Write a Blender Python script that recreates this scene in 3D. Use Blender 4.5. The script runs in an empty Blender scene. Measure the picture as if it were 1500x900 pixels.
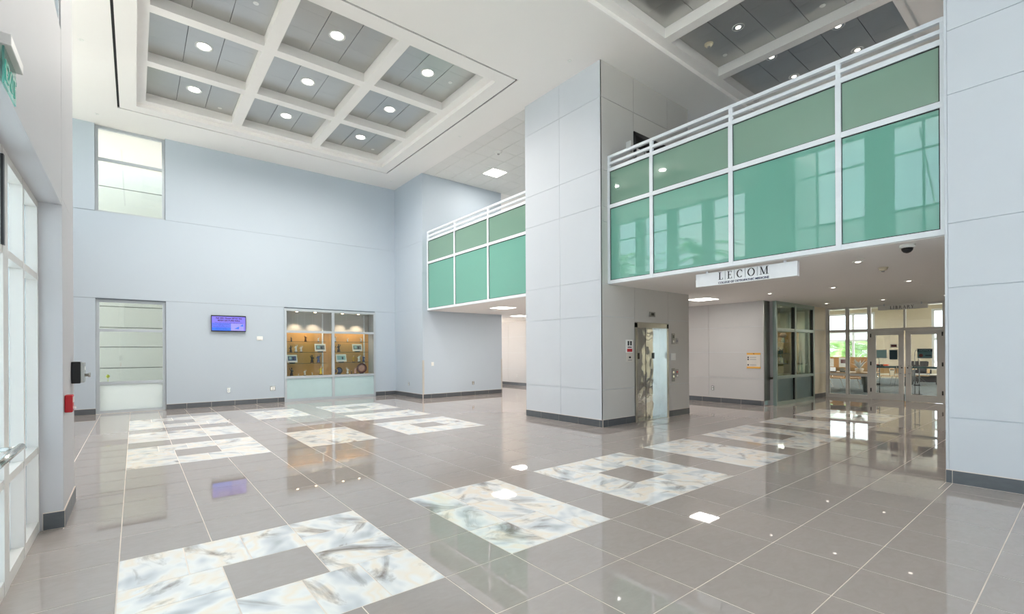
import bpy, bmesh, math, random
from mathutils import Matrix, Vector
import numpy as np
random.seed(7)
scene = bpy.context.scene
COL = scene.collection

# ------------------------------------------------------------------ camera
F_PX, CY, YAW, ROLL, EYE = 689.0726, 515.1202, 0.676, -0.0057, 1.613
_F = Vector((math.sin(YAW), math.cos(YAW), 0)); _R0 = Vector((math.cos(YAW), -math.sin(YAW), 0)); _U0 = Vector((0, 0, 1))
_R = _R0*math.cos(ROLL) + _U0*math.sin(ROLL); _U = -_R0*math.sin(ROLL) + _U0*math.cos(ROLL)
CAM = Vector((0, 0, EYE))
cd = bpy.data.cameras.new('camera'); cam = bpy.data.objects.new('camera', cd); COL.objects.link(cam)
cd.sensor_width = 36; cd.sensor_fit = 'HORIZONTAL'; cd.lens = F_PX/1500*36; cd.shift_y = (CY-450)/1500
cd.clip_start = 0.05; cd.clip_end = 400
cam.matrix_world = Matrix(((_R.x, _U.x, -_F.x, 0), (_R.y, _U.y, -_F.y, 0), (_R.z, _U.z, -_F.z, EYE), (0, 0, 0, 1)))
scene.camera = cam

def at(x, y, ax, val):
    """point of the plane ax=val seen at photo pixel (x, y)"""
    d = _F*F_PX + _R*(x-750) - _U*(y-CY)
    i = 'XYZ'.index(ax); t = (val-CAM[i])/d[i]
    return CAM + d*t
def proj(X, Y, Z):
    v = Vector((X, Y, Z)) - CAM; z = v.dot(_F)
    return None if z < .05 else (750+F_PX*v.dot(_R)/z, CY-F_PX*v.dot(_U)/z)

# ------------------------------------------------------------------ world, exposure
vs = scene.view_settings
vs.view_transform = 'Standard'; vs.look = 'None'; vs.exposure = 0.52; vs.gamma = 1.0; vs.use_curve_mapping = False
scene.cycles.max_bounces = 12; scene.cycles.diffuse_bounces = 6; scene.cycles.glossy_bounces = 5
scene.cycles.transparent_max_bounces = 12; scene.cycles.sample_clamp_indirect = 8.0
scene.cycles.caustics_reflective = False; scene.cycles.caustics_refractive = False
SKY = 3.4
w = bpy.data.worlds.new('world'); scene.world = w; w.use_nodes = True
nt = w.node_tree; nt.nodes.clear()
out = nt.nodes.new('ShaderNodeOutputWorld'); bg = nt.nodes.new('ShaderNodeBackground')
tc = nt.nodes.new('ShaderNodeTexCoord'); nz = nt.nodes.new('ShaderNodeTexNoise'); rp = nt.nodes.new('ShaderNodeValToRGB')
nz.inputs['Scale'].default_value = 3.0; nz.inputs['Detail'].default_value = 6
mp = nt.nodes.new('ShaderNodeMapping'); mp.inputs['Scale'].default_value = (1, 1, 2.5)
rp.color_ramp.elements[0].position = .38; rp.color_ramp.elements[0].color = (.68, .79, .95, 1)
rp.color_ramp.elements[1].position = .62; rp.color_ramp.elements[1].color = (.96, .97, 1, 1)
nt.links.new(tc.outputs['Generated'], mp.inputs[0]); nt.links.new(mp.outputs[0], nz.inputs[0]); nt.links.new(nz.outputs[0], rp.inputs[0])
nt.links.new(rp.outputs[0], bg.inputs[0]); bg.inputs[1].default_value = SKY; nt.links.new(bg.outputs[0], out.inputs[0])
def portal(x, y, z, sx, sy, nrm):
    l = bpy.data.lights.new('window_portal', 'AREA'); l.shape = 'RECTANGLE'; l.size = sx; l.size_y = sy
    l.cycles.is_portal = True
    o = bpy.data.objects.new('window_portal', l); COL.objects.link(o)
    o.location = (x, y, z); o.rotation_euler = Vector(nrm).to_track_quat('-Z', 'Z').to_euler()
for yc in (5.07, 2.57, .1, -2.45): portal(-.8, yc, 6.1, 1.95, 2.95, (1, 0, 0))
for yc in (9.11, 10.8, 12.46, 14.05, 15.65): portal(-2.65, yc, 6.1, 1.4, 2.95, (1, 0, 0))
for xc in (3.6, 6.0): portal(xc, -6.3, 3.9, 2.2, 7.4, (0, 1, 0))

sl_ = bpy.data.lights.new('sun', 'SUN'); sl_.energy = 30; sl_.angle = .02; sl_.color = (1, .96, .9)
sun = bpy.data.objects.new('sun', sl_); COL.objects.link(sun); sun.rotation_euler = Vector((.35, .9, 1.25)).to_track_quat('Z', 'Y').to_euler()

# ------------------------------------------------------------------ materials
def srgb(r, g, b):
    f = lambda c: (c/255/12.92 if c/255 <= .04045 else ((c/255+.055)/1.055)**2.4)
    return (f(r), f(g), f(b), 1)
MATS = {}
def mat(name, col, rough=.5, metal=0., ior=1.5, var=.04, scale=5., bump=0., bscale=60., emit=None, estr=0., stretch=None, rand=0., coat=0.):
    m = bpy.data.materials.new(name); m.use_nodes = True; MATS[name] = m
    t = m.node_tree; b = t.nodes['Principled BSDF']; L = t.links.new
    col = srgb(*col) if max(col) > 1 else (*col, 1)
    b.inputs['Roughness'].default_value = rough; b.inputs['Metallic'].default_value = metal; b.inputs['IOR'].default_value = ior
    b.inputs['Coat Weight'].default_value = coat; b.inputs['Coat Roughness'].default_value = .03
    tcn = t.nodes.new('ShaderNodeTexCoord'); mpn = t.nodes.new('ShaderNodeMapping'); L(tcn.outputs['Object'], mpn.inputs[0])
    if stretch: mpn.inputs['Scale'].default_value = stretch
    n = t.nodes.new('ShaderNodeTexNoise'); n.inputs['Scale'].default_value = scale; n.inputs['Detail'].default_value = 4
    L(mpn.outputs[0], n.inputs[0])
    hs = t.nodes.new('ShaderNodeHueSaturation'); hs.inputs['Color'].default_value = col
    mr = t.nodes.new('ShaderNodeMapRange'); mr.inputs['To Min'].default_value = 1-var*2; mr.inputs['To Max'].default_value = 1+var*2
    L(n.outputs[0], mr.inputs[0])
    if rand:
        oi = t.nodes.new('ShaderNodeObjectInfo'); mr2 = t.nodes.new('ShaderNodeMapRange'); L(oi.outputs['Random'], mr2.inputs[0])
        mr2.inputs['To Min'].default_value = 1-rand; mr2.inputs['To Max'].default_value = 1+rand
        mu = t.nodes.new('ShaderNodeMath'); mu.operation = 'MULTIPLY'; L(mr.outputs[0], mu.inputs[0]); L(mr2.outputs[0], mu.inputs[1]); L(mu.outputs[0], hs.inputs['Value'])
    else: L(mr.outputs[0], hs.inputs['Value'])
    L(hs.outputs[0], b.inputs['Base Color'])
    if bump:
        n2 = t.nodes.new('ShaderNodeTexNoise'); n2.inputs['Scale'].default_value = bscale; n2.inputs['Detail'].default_value = 3; L(mpn.outputs[0], n2.inputs[0])
        bp = t.nodes.new('ShaderNodeBump'); bp.inputs['Strength'].default_value = bump; bp.inputs['Distance'].default_value = .01
        L(n2.outputs[0], bp.inputs['Height']); L(bp.outputs[0], b.inputs['Normal'])
    if emit:
        b.inputs['Emission Color'].default_value = srgb(*emit); b.inputs['Emission Strength'].default_value = estr
    return m
def glass(name, tint, rough=0.0, refl=1.0, frost=0.0, frostcol=(230, 238, 240)):
    """thin pane: transparent + Fresnel gloss, optionally frosted (translucent)"""
    m = bpy.data.materials.new(name); m.use_nodes = True; MATS[name] = m
    t = m.node_tree; t.nodes.clear(); L = t.links.new
    o = t.nodes.new('ShaderNodeOutputMaterial'); tr = t.nodes.new('ShaderNodeBsdfTransparent'); tr.inputs[0].default_value = srgb(*tint)
    gl = t.nodes.new('ShaderNodeBsdfGlossy'); gl.inputs['Roughness'].default_value = rough; gl.inputs[0].default_value = (refl, refl, refl, 1)
    fr = t.nodes.new('ShaderNodeFresnel'); gm = t.nodes.new('ShaderNodeNewGeometry'); mm = t.nodes.new('ShaderNodeMath'); mm.operation = 'MULTIPLY_ADD'
    L(gm.outputs['Backfacing'], mm.inputs[0]); mm.inputs[1].default_value = 1/1.5-1.5; mm.inputs[2].default_value = 1.5; L(mm.outputs[0], fr.inputs[0])
    mx = t.nodes.new('ShaderNodeMixShader'); L(fr.outputs[0], mx.inputs[0]); L(gl.outputs[0], mx.inputs[2])
    if frost:
        df = t.nodes.new('ShaderNodeBsdfDiffuse'); df.inputs[0].default_value = srgb(*frostcol)
        tl = t.nodes.new('ShaderNodeBsdfTranslucent'); tl.inputs[0].default_value = srgb(*frostcol)
        nzf = t.nodes.new('ShaderNodeTexNoise'); nzf.inputs['Scale'].default_value = 3
        m1 = t.nodes.new('ShaderNodeMixShader'); m1.inputs[0].default_value = .72; L(df.outputs[0], m1.inputs[1]); L(tl.outputs[0], m1.inputs[2])
        m2 = t.nodes.new('ShaderNodeMixShader'); m2.inputs[0].default_value = frost; L(tr.outputs[0], m2.inputs[1]); L(m1.outputs[0], m2.inputs[2])
        L(m2.outputs[0], mx.inputs[1])
    else: L(tr.outputs[0], mx.inputs[1])
    L(mx.outputs[0], o.inputs[0])
    return m
mat('wall_paint', (188, 199, 209), .6, var=.012, scale=.8)
mat('wall_panel', (202, 207, 213), .45, var=.015, scale=1.5)
mat('core_grey', (196, 194, 190), .5, var=.02, scale=1.2)
mat('hall_grey', (192, 190, 189), .5, var=.02, scale=1.2)
mat('left_wall', (194, 193, 196), .55, var=.012, scale=1)
mat('joint', (206, 213, 218), .7)
mat('joint_dark', (112, 122, 132), .7)
mat('ceiling_white', (243, 240, 237), .7, var=.01, scale=.6)
mat('beam_white', (245, 242, 239), .6, var=.008)
mat('metal_panel', (196, 195, 192), .3, metal=.85, var=.015, scale=3)
mat('acoustic', (228, 227, 224), .8, var=.015, scale=30)
mat('grid_white', (212, 211, 208), .6)
mat('reveal_black', (22, 22, 22), .6)
mat('white_metal', (232, 236, 240), .35, var=.01)
mat('alu', (188, 195, 200), .35, metal=.25, var=.02)
mat('alu_grey', (222, 219, 215), .4, metal=.0, var=.02)
mat('alu_green', (150, 168, 160), .3, metal=.2, var=.02)
mat('case_lower', (186, 210, 212), .08, var=.02)
mat('shelf_edge', (52, 84, 74), .2)
mat('gasket', (20, 22, 22), .5)
mat('spandrel_green', (110, 170, 152), .02, ior=1.75, var=.015, scale=.7)
mat('spandrel_olive', (122, 156, 138), .02, ior=1.75, var=.02, scale=.7)
mat('grout', (226, 212, 200), .6)
mat('slate', (88, 92, 96), .3, var=.1, scale=8, bump=.15, bscale=25, rand=.06, stretch=(1, 1, 3))
mat('steel', (190, 190, 186), .25, metal=1., var=.03)
mat('brushed', (150, 150, 146), .35, metal=1., var=.05, stretch=(1, 1, 30))
mat('chrome', (225, 225, 225), .08, metal=1., var=.01)
mat('black', (18, 18, 20), .35); mat('dark_frame', (40, 40, 40), .4)
mat('white_plastic', (236, 236, 232), .35); mat('red', (190, 22, 34), .4)
mat('beige', (214, 204, 182), .55, var=.02); mat('cream_plastic', (225, 215, 190), .4)
mat('corner_guard', (196, 192, 184), .5)
mat('maple', (206, 158, 96), .45, var=.06, scale=4, stretch=(6, 6, .6))
mat('tan_board', (196, 146, 92), .7, var=.03)
mat('carpet', (104, 114, 118), .95, var=.35, scale=6, bump=.3, bscale=90)
mat('table_wood', (196, 160, 112), .4, var=.06, scale=5)
mat('grey_leg', (98, 104, 106), .5); mat('leather', (46, 44, 46), .4, var=.08, bump=.1)
mat('sign_white', (238, 240, 242), .4); mat('navy', (26, 34, 72), .5); mat('ink', (30, 32, 36), .5); mat('ink_grey', (120, 124, 130), .5)
mat('sign_tan', (206, 200, 192), .5); mat('sign_gold', (226, 168, 72), .5); mat('sign_lib', (232, 229, 224), .5)
mat('teal_sign', (86, 128, 132), .5); mat('teal_dark', (40, 66, 78), .5); mat('teal_light', (150, 190, 192), .5); mat('maroon', (96, 40, 38), .5)
mat('lamp', (255, 255, 255), .5, emit=(255, 250, 240), estr=7.0)
mat('lamp_dim', (255, 255, 255), .5, emit=(255, 244, 230), estr=3.0)
mat('lamp_warm', (255, 255, 255), .5, emit=(255, 222, 180), estr=9.0)
mat('led_panel', (255, 255, 255), .5, emit=(255, 248, 238), estr=9.0)
mat('reflector', (210, 210, 208), .2, metal=.9)
mat('concrete', (200, 200, 194), .8, var=.05, scale=1)
mat('siding', (178, 182, 173), .6, var=.02, scale=.6); mat('siding_joint', (96, 100, 94), .7)
mat('seedling', (190, 200, 60), .5)
mat('leaf', (84, 128, 46), .5, var=.2, scale=3); mat('leaf_light', (96, 140, 58), .5, var=.2, scale=2); mat('bark', (120, 104, 84), .9, var=.2, scale=8)
mat('exit_green', (90, 190, 170), .1); mat('paper', (235, 233, 228), .6); mat('grey_box', (170, 168, 164), .5)
mat('porcelain', (232, 230, 226), .25); mat('gold', (206, 164, 64), .3, metal=.6); mat('skin', (216, 174, 144), .5)
mat('brown', (104, 66, 44), .5); mat('blue', (60, 82, 130), .4); mat('charcoal', (58, 58, 62), .5); mat('rose', (226, 176, 160), .6); mat('yellow', (226, 196, 60), .5)
mat('book', (196, 168, 122), .6, var=.1, scale=12); mat('orange', (220, 92, 44), .5); mat('silver_leaf', (214, 220, 222), .4, var=.1)
glass('clear_glass', (242, 244, 243)); glass('green_glass', (214, 230, 222)); glass('shelf_glass', (228, 240, 234))
glass('case_glass', (244, 246, 246), refl=.8); glass('exit_acrylic', (196, 236, 230), frost=.35, frostcol=(170, 228, 220))
glass('frost_blue', (255, 255, 255), rough=.3, refl=.15, frost=.7, frostcol=(222, 236, 240))
glass('frost_white', (255, 255, 255), rough=.3, refl=.2, frost=.97, frostcol=(235, 240, 240))
glass('frost_teal', (200, 225, 225), rough=.1, refl=.7, frost=.9, frostcol=(190, 216, 216))

def floor_tile_mat():
    m = bpy.data.materials.new('floor_tile'); m.use_nodes = True; MATS['floor_tile'] = m
    t = m.node_tree; b = t.nodes['Principled BSDF']; L = t.links.new
    b.inputs['Roughness'].default_value = .02; b.inputs['IOR'].default_value = 1.66
    g = t.nodes.new('ShaderNodeNewGeometry'); mpn = t.nodes.new('ShaderNodeMapping'); L(g.outputs['Position'], mpn.inputs[0])
    mpn.inputs['Rotation'].default_value = (0, 0, .5); mpn.inputs['Scale'].default_value = (1.6, 3, 1)
    n = t.nodes.new('ShaderNodeTexNoise'); n.inputs['Scale'].default_value = 5; n.inputs['Detail'].default_value = 6; n.inputs['Distortion'].default_value = 1.2; L(mpn.outputs[0], n.inputs[0])
    oi = t.nodes.new('ShaderNodeObjectInfo'); ad = t.nodes.new('ShaderNodeMath'); ad.operation = 'MULTIPLY_ADD'; L(oi.outputs['Random'], ad.inputs[0]); ad.inputs[1].default_value = .12; L(n.outputs[0], ad.inputs[2])
    r = t.nodes.new('ShaderNodeValToRGB'); r.color_ramp.elements[0].position = .2; r.color_ramp.elements[0].color = srgb(162, 152, 147); r.color_ramp.elements[1].position = .95; r.color_ramp.elements[1].color = srgb(172, 162, 157)
    L(ad.outputs[0], r.inputs[0]); L(r.outputs[0], b.inputs['Base Color'])
    n2 = t.nodes.new('ShaderNodeTexNoise'); n2.inputs['Scale'].default_value = 2.2; L(g.outputs['Position'], n2.inputs[0])
    bp = t.nodes.new('ShaderNodeBump'); bp.inputs['Strength'].default_value = .0015; bp.inputs['Distance'].default_value = .02; L(n2.outputs[0], bp.inputs['Height']); L(bp.outputs[0], b.inputs['Normal'])
floor_tile_mat()
def marble_mat():
    m = bpy.data.materials.new('marble'); m.use_nodes = True; MATS['marble'] = m
    t = m.node_tree; b = t.nodes['Principled BSDF']; L = t.links.new
    b.inputs['Roughness'].default_value = .03; b.inputs['IOR'].default_value = 1.5
    tcn = t.nodes.new('ShaderNodeTexCoord'); oi = t.nodes.new('ShaderNodeObjectInfo')
    sc_ = t.nodes.new('ShaderNodeVectorMath'); sc_.operation = 'SCALE'; L(oi.outputs['Location'], sc_.inputs[0]); sc_.inputs['Scale'].default_value = 7.3
    av = t.nodes.new('ShaderNodeVectorMath'); L(tcn.outputs['Object'], av.inputs[0]); L(sc_.outputs[0], av.inputs[1])
    vr = t.nodes.new('ShaderNodeVectorRotate'); vr.rotation_type = 'Z_AXIS'; L(tcn.outputs['Object'], vr.inputs['Vector'])
    ag = t.nodes.new('ShaderNodeMath'); ag.operation = 'MULTIPLY'; ag.inputs[1].default_value = 6.28; L(oi.outputs['Random'], ag.inputs[0]); L(ag.outputs[0], vr.inputs['Angle']); L(vr.outputs[0], av.inputs[0])
    mpn = t.nodes.new('ShaderNodeMapping'); mpn.inputs['Scale'].default_value = (1.5, 2.4, 1); L(av.outputs[0], mpn.inputs[0])
    n = t.nodes.new('ShaderNodeTexNoise'); n.inputs['Scale'].default_value = 1.7; n.inputs['Detail'].default_value = 2; n.inputs['Distortion'].default_value = .25; L(mpn.outputs[0], n.inputs[0])
    r = t.nodes.new('ShaderNodeValToRGB'); e = r.color_ramp.elements
    e[0].position = .25; e[0].color = srgb(184, 187, 190); e[1].position = .78; e[1].color = srgb(226, 228, 230)
    for p, c in ((.38, (212, 214, 217)), (.50, (240, 238, 235)), (.60, (242, 230, 215)), (.68, (240, 238, 235))):
        q = e.new(p); q.color = srgb(*c)
    L(n.outputs[0], r.inputs[0])
    n2 = t.nodes.new('ShaderNodeTexNoise'); n2.inputs['Scale'].default_value = 1.5; n2.inputs['Detail'].default_value = 7; n2.inputs['Roughness'].default_value = .62; n2.inputs['Distortion'].default_value = 1.0
    mp2 = t.nodes.new('ShaderNodeMapping'); mp2.inputs['Location'].default_value = (11, 3, 5); mp2.inputs['Scale'].default_value = (1, 1.8, 1); L(av.outputs[0], mp2.inputs[0]); L(mp2.outputs[0], n2.inputs[0])
    r2 = t.nodes.new('ShaderNodeValToRGB'); r2.color_ramp.elements[0].position = .55; r2.color_ramp.elements[0].color = (0, 0, 0, 1); r2.color_ramp.elements[1].position = .72; r2.color_ramp.elements[1].color = (.9, .9, .9, 1)
    L(n2.outputs[0], r2.inputs[0])
    mx = t.nodes.new('ShaderNodeMix'); mx.data_type = 'RGBA'; L(r2.outputs[0], mx.inputs['Factor']); L(r.outputs[0], mx.inputs['A']); mx.inputs['B'].default_value = srgb(122, 108, 100)
    L(mx.outputs['Result'], b.inputs['Base Color'])
marble_mat()
def elevator_mat():
    m = bpy.data.materials.new('mirror_steel'); m.use_nodes = True; MATS['mirror_steel'] = m
    t = m.node_tree; b = t.nodes['Principled BSDF']; L = t.links.new
    b.inputs['Base Color'].default_value = (.78, .80, .79, 1); b.inputs['Metallic'].default_value = 1; b.inputs['Roughness'].default_value = .05
    tcn = t.nodes.new('ShaderNodeTexCoord'); n = t.nodes.new('ShaderNodeTexNoise'); n.inputs['Scale'].default_value = 3.2; n.inputs['Detail'].default_value = 1; L(tcn.outputs['Object'], n.inputs[0])
    bp = t.nodes.new('ShaderNodeBump'); bp.inputs['Strength'].default_value = .22; bp.inputs['Distance'].default_value = .05; L(n.outputs[0], bp.inputs['Height']); L(bp.outputs[0], b.inputs['Normal'])
elevator_mat()

# ------------------------------------------------------------------ mesh helpers
class MB:
    def __init__(s): s.bm = bmesh.new(); s.mi = 0
    def box(s, x0, x1, y0, y1, z0, z1):
        x0, x1 = sorted((x0, x1)); y0, y1 = sorted((y0, y1)); z0, z1 = sorted((z0, z1))
        v = [s.bm.verts.new(p) for p in ((x0,y0,z0),(x1,y0,z0),(x1,y1,z0),(x0,y1,z0),(x0,y0,z1),(x1,y0,z1),(x1,y1,z1),(x0,y1,z1))]
        for f in ((3,2,1,0),(4,5,6,7),(0,1,5,4),(1,2,6,5),(2,3,7,6),(3,0,4,7)):
            s.bm.faces.new([v[i] for i in f]).material_index = s.mi
        return s
    def lathe(s, prof, c=(0, 0, 0), n=16, axis='Z', caps=True):
        rings = []
        for r, h in prof:
            ring = []
            for k in range(n):
                a = 2*math.pi*k/n; p = (r*math.cos(a), r*math.sin(a), h)
                if axis == 'X': p = (p[2], p[0], p[1])
                elif axis == 'Y': p = (p[1], p[2], p[0])
                ring.append(s.bm.verts.new((c[0]+p[0], c[1]+p[1], c[2]+p[2])))
            rings.append(ring)
        for a, b in zip(rings, rings[1:]):
            for k in range(n):
                f = s.bm.faces.new((a[k], a[(k+1) % n], b[(k+1) % n], b[k])); f.material_index = s.mi; f.smooth = True
        if caps:
            s.bm.faces.new(list(reversed(rings[0]))).material_index = s.mi; s.bm.faces.new(rings[-1]).material_index = s.mi
        return s
    def tube(s, pts, r, n=8):
        pts = [Vector(p) for p in pts]; rings = []
        rr = r if isinstance(r, (list, tuple)) else [r]*len(pts)
        for i, p in enumerate(pts):
            d = (pts[min(i+1, len(pts)-1)] - pts[max(i-1, 0)]).normalized()
            a = d.orthogonal().normalized() if i == 0 else (prev - d*prev.dot(d)).normalized()
            prev = a; b = d.cross(a)
            rings.append([s.bm.verts.new(p + (a*math.cos(2*math.pi*k/n) + b*math.sin(2*math.pi*k/n))*rr[i]) for k in range(n)])
        for a, b in zip(rings, rings[1:]):
            for k in range(n):
                f = s.bm.faces.new((a[k], a[(k+1) % n], b[(k+1) % n], b[k])); f.smooth = True; f.material_index = s.mi
        s.bm.faces.new(list(reversed(rings[0]))).material_index = s.mi; s.bm.faces.new(rings[-1]).material_index = s.mi
        return s
    def prism(s, poly, M, d):
        """2-D polygon extruded by d along the local normal of matrix M"""
        a = [s.bm.verts.new(M @ Vector((x, y, 0))) for x, y in poly]; b = [s.bm.verts.new(M @ Vector((x, y, d))) for x, y in poly]
        n = len(poly)
        s.bm.faces.new(b).material_index = s.mi; s.bm.faces.new(list(reversed(a))).material_index = s.mi
        for k in range(n): s.bm.faces.new((a[k], a[(k+1) % n], b[(k+1) % n], b[k])).material_index = s.mi
        return s
    def mesh(s, name, mats):
        bmesh.ops.recalc_face_normals(s.bm, faces=s.bm.faces[:])
        me = bpy.data.meshes.new(name); s.bm.to_mesh(me); s.bm.free()
        for m in (mats if isinstance(mats, (list, tuple)) else [mats]): me.materials.append(MATS[m])
        return me
    def build(s, name, mats, parent=None, bevel=0., **tags):
        return link(name, s.mesh(name, mats), parent, bevel, **tags)
def link(name, me, parent=None, bevel=0., loc=None, label=None, cat=None, group=None, kind=None):
    o = bpy.data.objects.new(name, me); COL.objects.link(o)
    if loc is not None: o.location = loc
    if parent is not None:
        o.parent = parent; o.matrix_parent_inverse = Matrix.Translation(-parent.location)
    if bevel:
        md = o.modifiers.new('bevel', 'BEVEL'); md.width = bevel; md.segments = 2; md.limit_method = 'ANGLE'
    if label: o['label'] = label
    if cat: o['category'] = cat
    if group: o['group'] = group
    if kind: o['kind'] = kind
    return o
def B(*a): return MB().box(*a)
def thing(name, loc, label, cat, group=None):
    o = bpy.data.objects.new(name, None); COL.objects.link(o); o.location = loc; o.empty_display_size = .1
    o['label'] = label; o['category'] = cat
    if group: o['group'] = group
    return o
def struct(name, mb, m, **k): return mb.build(name, m, kind='structure', **k)
FX = lambda x, y, z, s=1: Matrix(((0, 0, -s, x), (-s, 0, 0, y), (0, s, 0, z), (0, 0, 0, 1)))   # local plane on X=const, faces -X
FY = lambda x, y, z, s=1: Matrix(((s, 0, 0, x), (0, 0, -s, y), (0, s, 0, z), (0, 0, 0, 1)))   # local plane on Y=const, faces -Y
def text(body, size, M, m, parent, name='lettering', depth=.002, align='CENTER', bold=0., fit=None):
    c = bpy.data.curves.new('t', 'FONT'); c.body = body; c.size = size; c.extrude = depth; c.align_x = align; c.offset = bold; c.resolution_u = 3
    o = bpy.data.objects.new('t', c); me = bpy.data.meshes.new_from_object(o); bpy.data.objects.remove(o); bpy.data.curves.remove(c)
    if fit:
        xs = [v.co.x for v in me.vertices]; me.transform(Matrix.Diagonal((fit/(max(xs)-min(xs)), 1, 1, 1)))
    me.transform(M); me.materials.clear(); me.materials.append(MATS[m]); me.name = name
    return link(name, me, parent)
def arc(cx, cy, rx, ry, a0, a1, tv, th, n=20):
    """ring-arc quads; thickness tv where vertical stroke, th where horizontal"""
    P = []
    for k in range(n):
        q = []
        for a in (a0+(a1-a0)*k/n, a0+(a1-a0)*(k+1)/n):
            a = math.radians(a); t = tv*abs(math.cos(a))+th*abs(math.sin(a))
            q.append(((cx+rx*math.cos(a), cy+ry*math.sin(a)), (cx+(rx-t)*math.cos(a), cy+(ry-t)*math.sin(a))))
        P.append([q[0][0], q[1][0], q[1][1], q[0][1]])
    return P
R_ = lambda x0, x1, y0, y1: [(x0, y0), (x1, y0), (x1, y1), (x0, y1)]
D_ = lambda xa, ya, xb, yb, w: [(xa-w/2, ya), (xa+w/2, ya), (xb+w/2, yb), (xb-w/2, yb)]
SERIF = {
 'L': (.66, [R_(.12,.26,0,1), R_(.02,.38,.955,1), R_(.02,.62,0,.05), R_(.57,.62,.05,.24)]),
 'E': (.68, [R_(.12,.26,0,1), R_(.02,.6,.95,1), R_(.55,.6,.78,.95), R_(.26,.48,.48,.53), R_(.44,.48,.4,.61), R_(.02,.64,0,.05), R_(.59,.64,.05,.24)]),
 'C': (.86, arc(.46,.5,.42,.52,48,312,.14,.05) + [R_(.72,.76,.66,.92)]),
 'O': (.98, arc(.49,.5,.46,.52,0,360,.14,.05,28)),
 'M': (1.1, [R_(.14,.19,0,1), R_(.82,.96,0,1), D_(.55,.02,.17,1,.14), D_(.55,.02,.86,1,.05), R_(.02,.32,0,.045), R_(.72,1.08,0,.045), R_(.02,.2,.955,1), R_(.86,1.08,.955,1)]),
 'I': (.36, [R_(.11,.25,0,1), R_(.01,.35,0,.045), R_(.01,.35,.955,1)]),
 'B': (.72, [R_(.12,.26,0,1), R_(.02,.3,.955,1), R_(.02,.3,0,.045)] + arc(.3,.75,.3,.25,-90,90,.14,.05) + arc(.3,.26,.37,.26,-90,90,.14,.05)),
 'R': (.8, [R_(.12,.26,0,1), R_(.02,.3,.955,1), R_(.02,.38,0,.045), D_(.72,0,.38,.5,.14), R_(.62,.82,0,.045)] + arc(.3,.73,.32,.27,-90,90,.14,.05)),
 'A': (.86, [D_(.14,0,.42,1,.05), D_(.7,0,.42,1,.14), R_(.24,.6,.33,.38), R_(.02,.28,0,.045), R_(.54,.86,0,.045)]),
 'Y': (.8, [R_(.33,.47,0,.45), D_(.4,.42,.14,1,.14), D_(.4,.42,.68,1,.05), R_(.24,.56,0,.045), R_(.0,.3,.955,1), R_(.55,.8,.955,1)]),
}
def serif_word(word, h, M, m, parent, gap=.08, bars=None, d=.004, squash=1., name='letter'):
    total = sum(SERIF[c][0] for c in word)*squash + gap*(len(word)-1); x = -total/2
    for i, c in enumerate(word):
        wd, polys = SERIF[c]; mb = MB()
        for p in polys: mb.prism([((x+px*squash)*h, py*h) for px, py in p], M, d)
        mb.build(name, m, parent); x += wd*squash
        if bars and i < len(word)-1:
            mb = MB(); mb.prism([((x+gap/2-.018)*h, -.08*h), ((x+gap/2+.018)*h, -.08*h), ((x+gap/2+.018)*h, 1.08*h), ((x+gap/2-.018)*h, 1.08*h)], M, d); mb.build('divider_bar', bars, parent)
        x += gap
def rects_minus(R, holes):
    holes = [h for h in holes if h[0] < R[1] and h[1] > R[0] and h[2] < R[3] and h[3] > R[2]]
    xs = sorted({R[0], R[1], *[min(max(h[i], R[0]), R[1]) for h in holes for i in (0, 1)]}); ys = sorted({R[2], R[3], *[min(max(h[i], R[2]), R[3]) for h in holes for i in (2, 3)]})
    outl = []
    for xa, xb in zip(xs, xs[1:]):
        for ya, yb in zip(ys, ys[1:]):
            if xb-xa < 1e-6 or yb-ya < 1e-6: continue
            cx, cy = (xa+xb)/2, (ya+yb)/2
            if not any(h[0] < cx < h[1] and h[2] < cy < h[3] for h in holes): outl.append((xa, xb, ya, yb))
    return outl

# ------------------------------------------------------------------ key dimensions (metres)
XL, XLG = -.524, -.681          # left wall face, its glazing
XW, XB_ = 7.65, 7.86            # column faces, balcony fronts
YB = 16.64                      # wall with the television
HC, ZB, ZP = 7.74, 7.84, 8.04   # ceiling, coffer beams, coffer panels
HL = 3.03                       # low ceiling under the balconies
Z2 = 4.35                       # upper floor
JZ = [.16, .79, 2.35, 3.12, 4.67, 5.44, 6.97, HC]
G, GX0, GY0 = .6096, 2.3367, 2.930

# ------------------------------------------------------------------ floor
floor = struct('floor', B(-2.8, 18.62, -6.2, 20.2, -.12, -.0015), 'grout')
WALLS2D = [((-.52, 6.03), (-.52, 7.04)), ((-.52, -6), (-.68, 6.03)), ((-.52, 7.04), (-2.5, 7.04)), ((7.65, 6.52), (7.65, 8.97)), ((7.65, 6.52), (11, 6.52)), ((11, 6.52), (11, 8.97)),
           ((7.65, 1.16), (7.65, -6)), ((7.65, 1.16), (8.5, 1.16)), ((7.69, 16.64), (7.69, 14.46)), ((7.69, 14.46), (11.09, 14.46)), ((14.05, 6), (14.05, 20)), ((14.05, 5.9), (18.6, 5.9)), ((-2, 16.64), (7.69, 16.64))]
def seen(x, y):
    for (ax, ay), (bx, by) in WALLS2D:
        d = x*(by-ay)-y*(bx-ax)
        if abs(d) < 1e-9: continue
        t = (ax*(by-ay)-ay*(bx-ax))/d; u = (ax*y-ay*x)/d
        if 0 < t < .999 and 0 <= u <= 1: return False
    p = proj(x, y, 0)
    return p is not None and -90 < p[0] < 1590 and p[1] < 1050
def quad_area(c):
    q = [proj(x, y, 0) for x, y in c]
    if any(p is None for p in q): return 0
    return abs(sum(q[i][0]*q[(i+1) % 4][1]-q[(i+1) % 4][0]*q[i][1] for i in range(4)))/2
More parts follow.
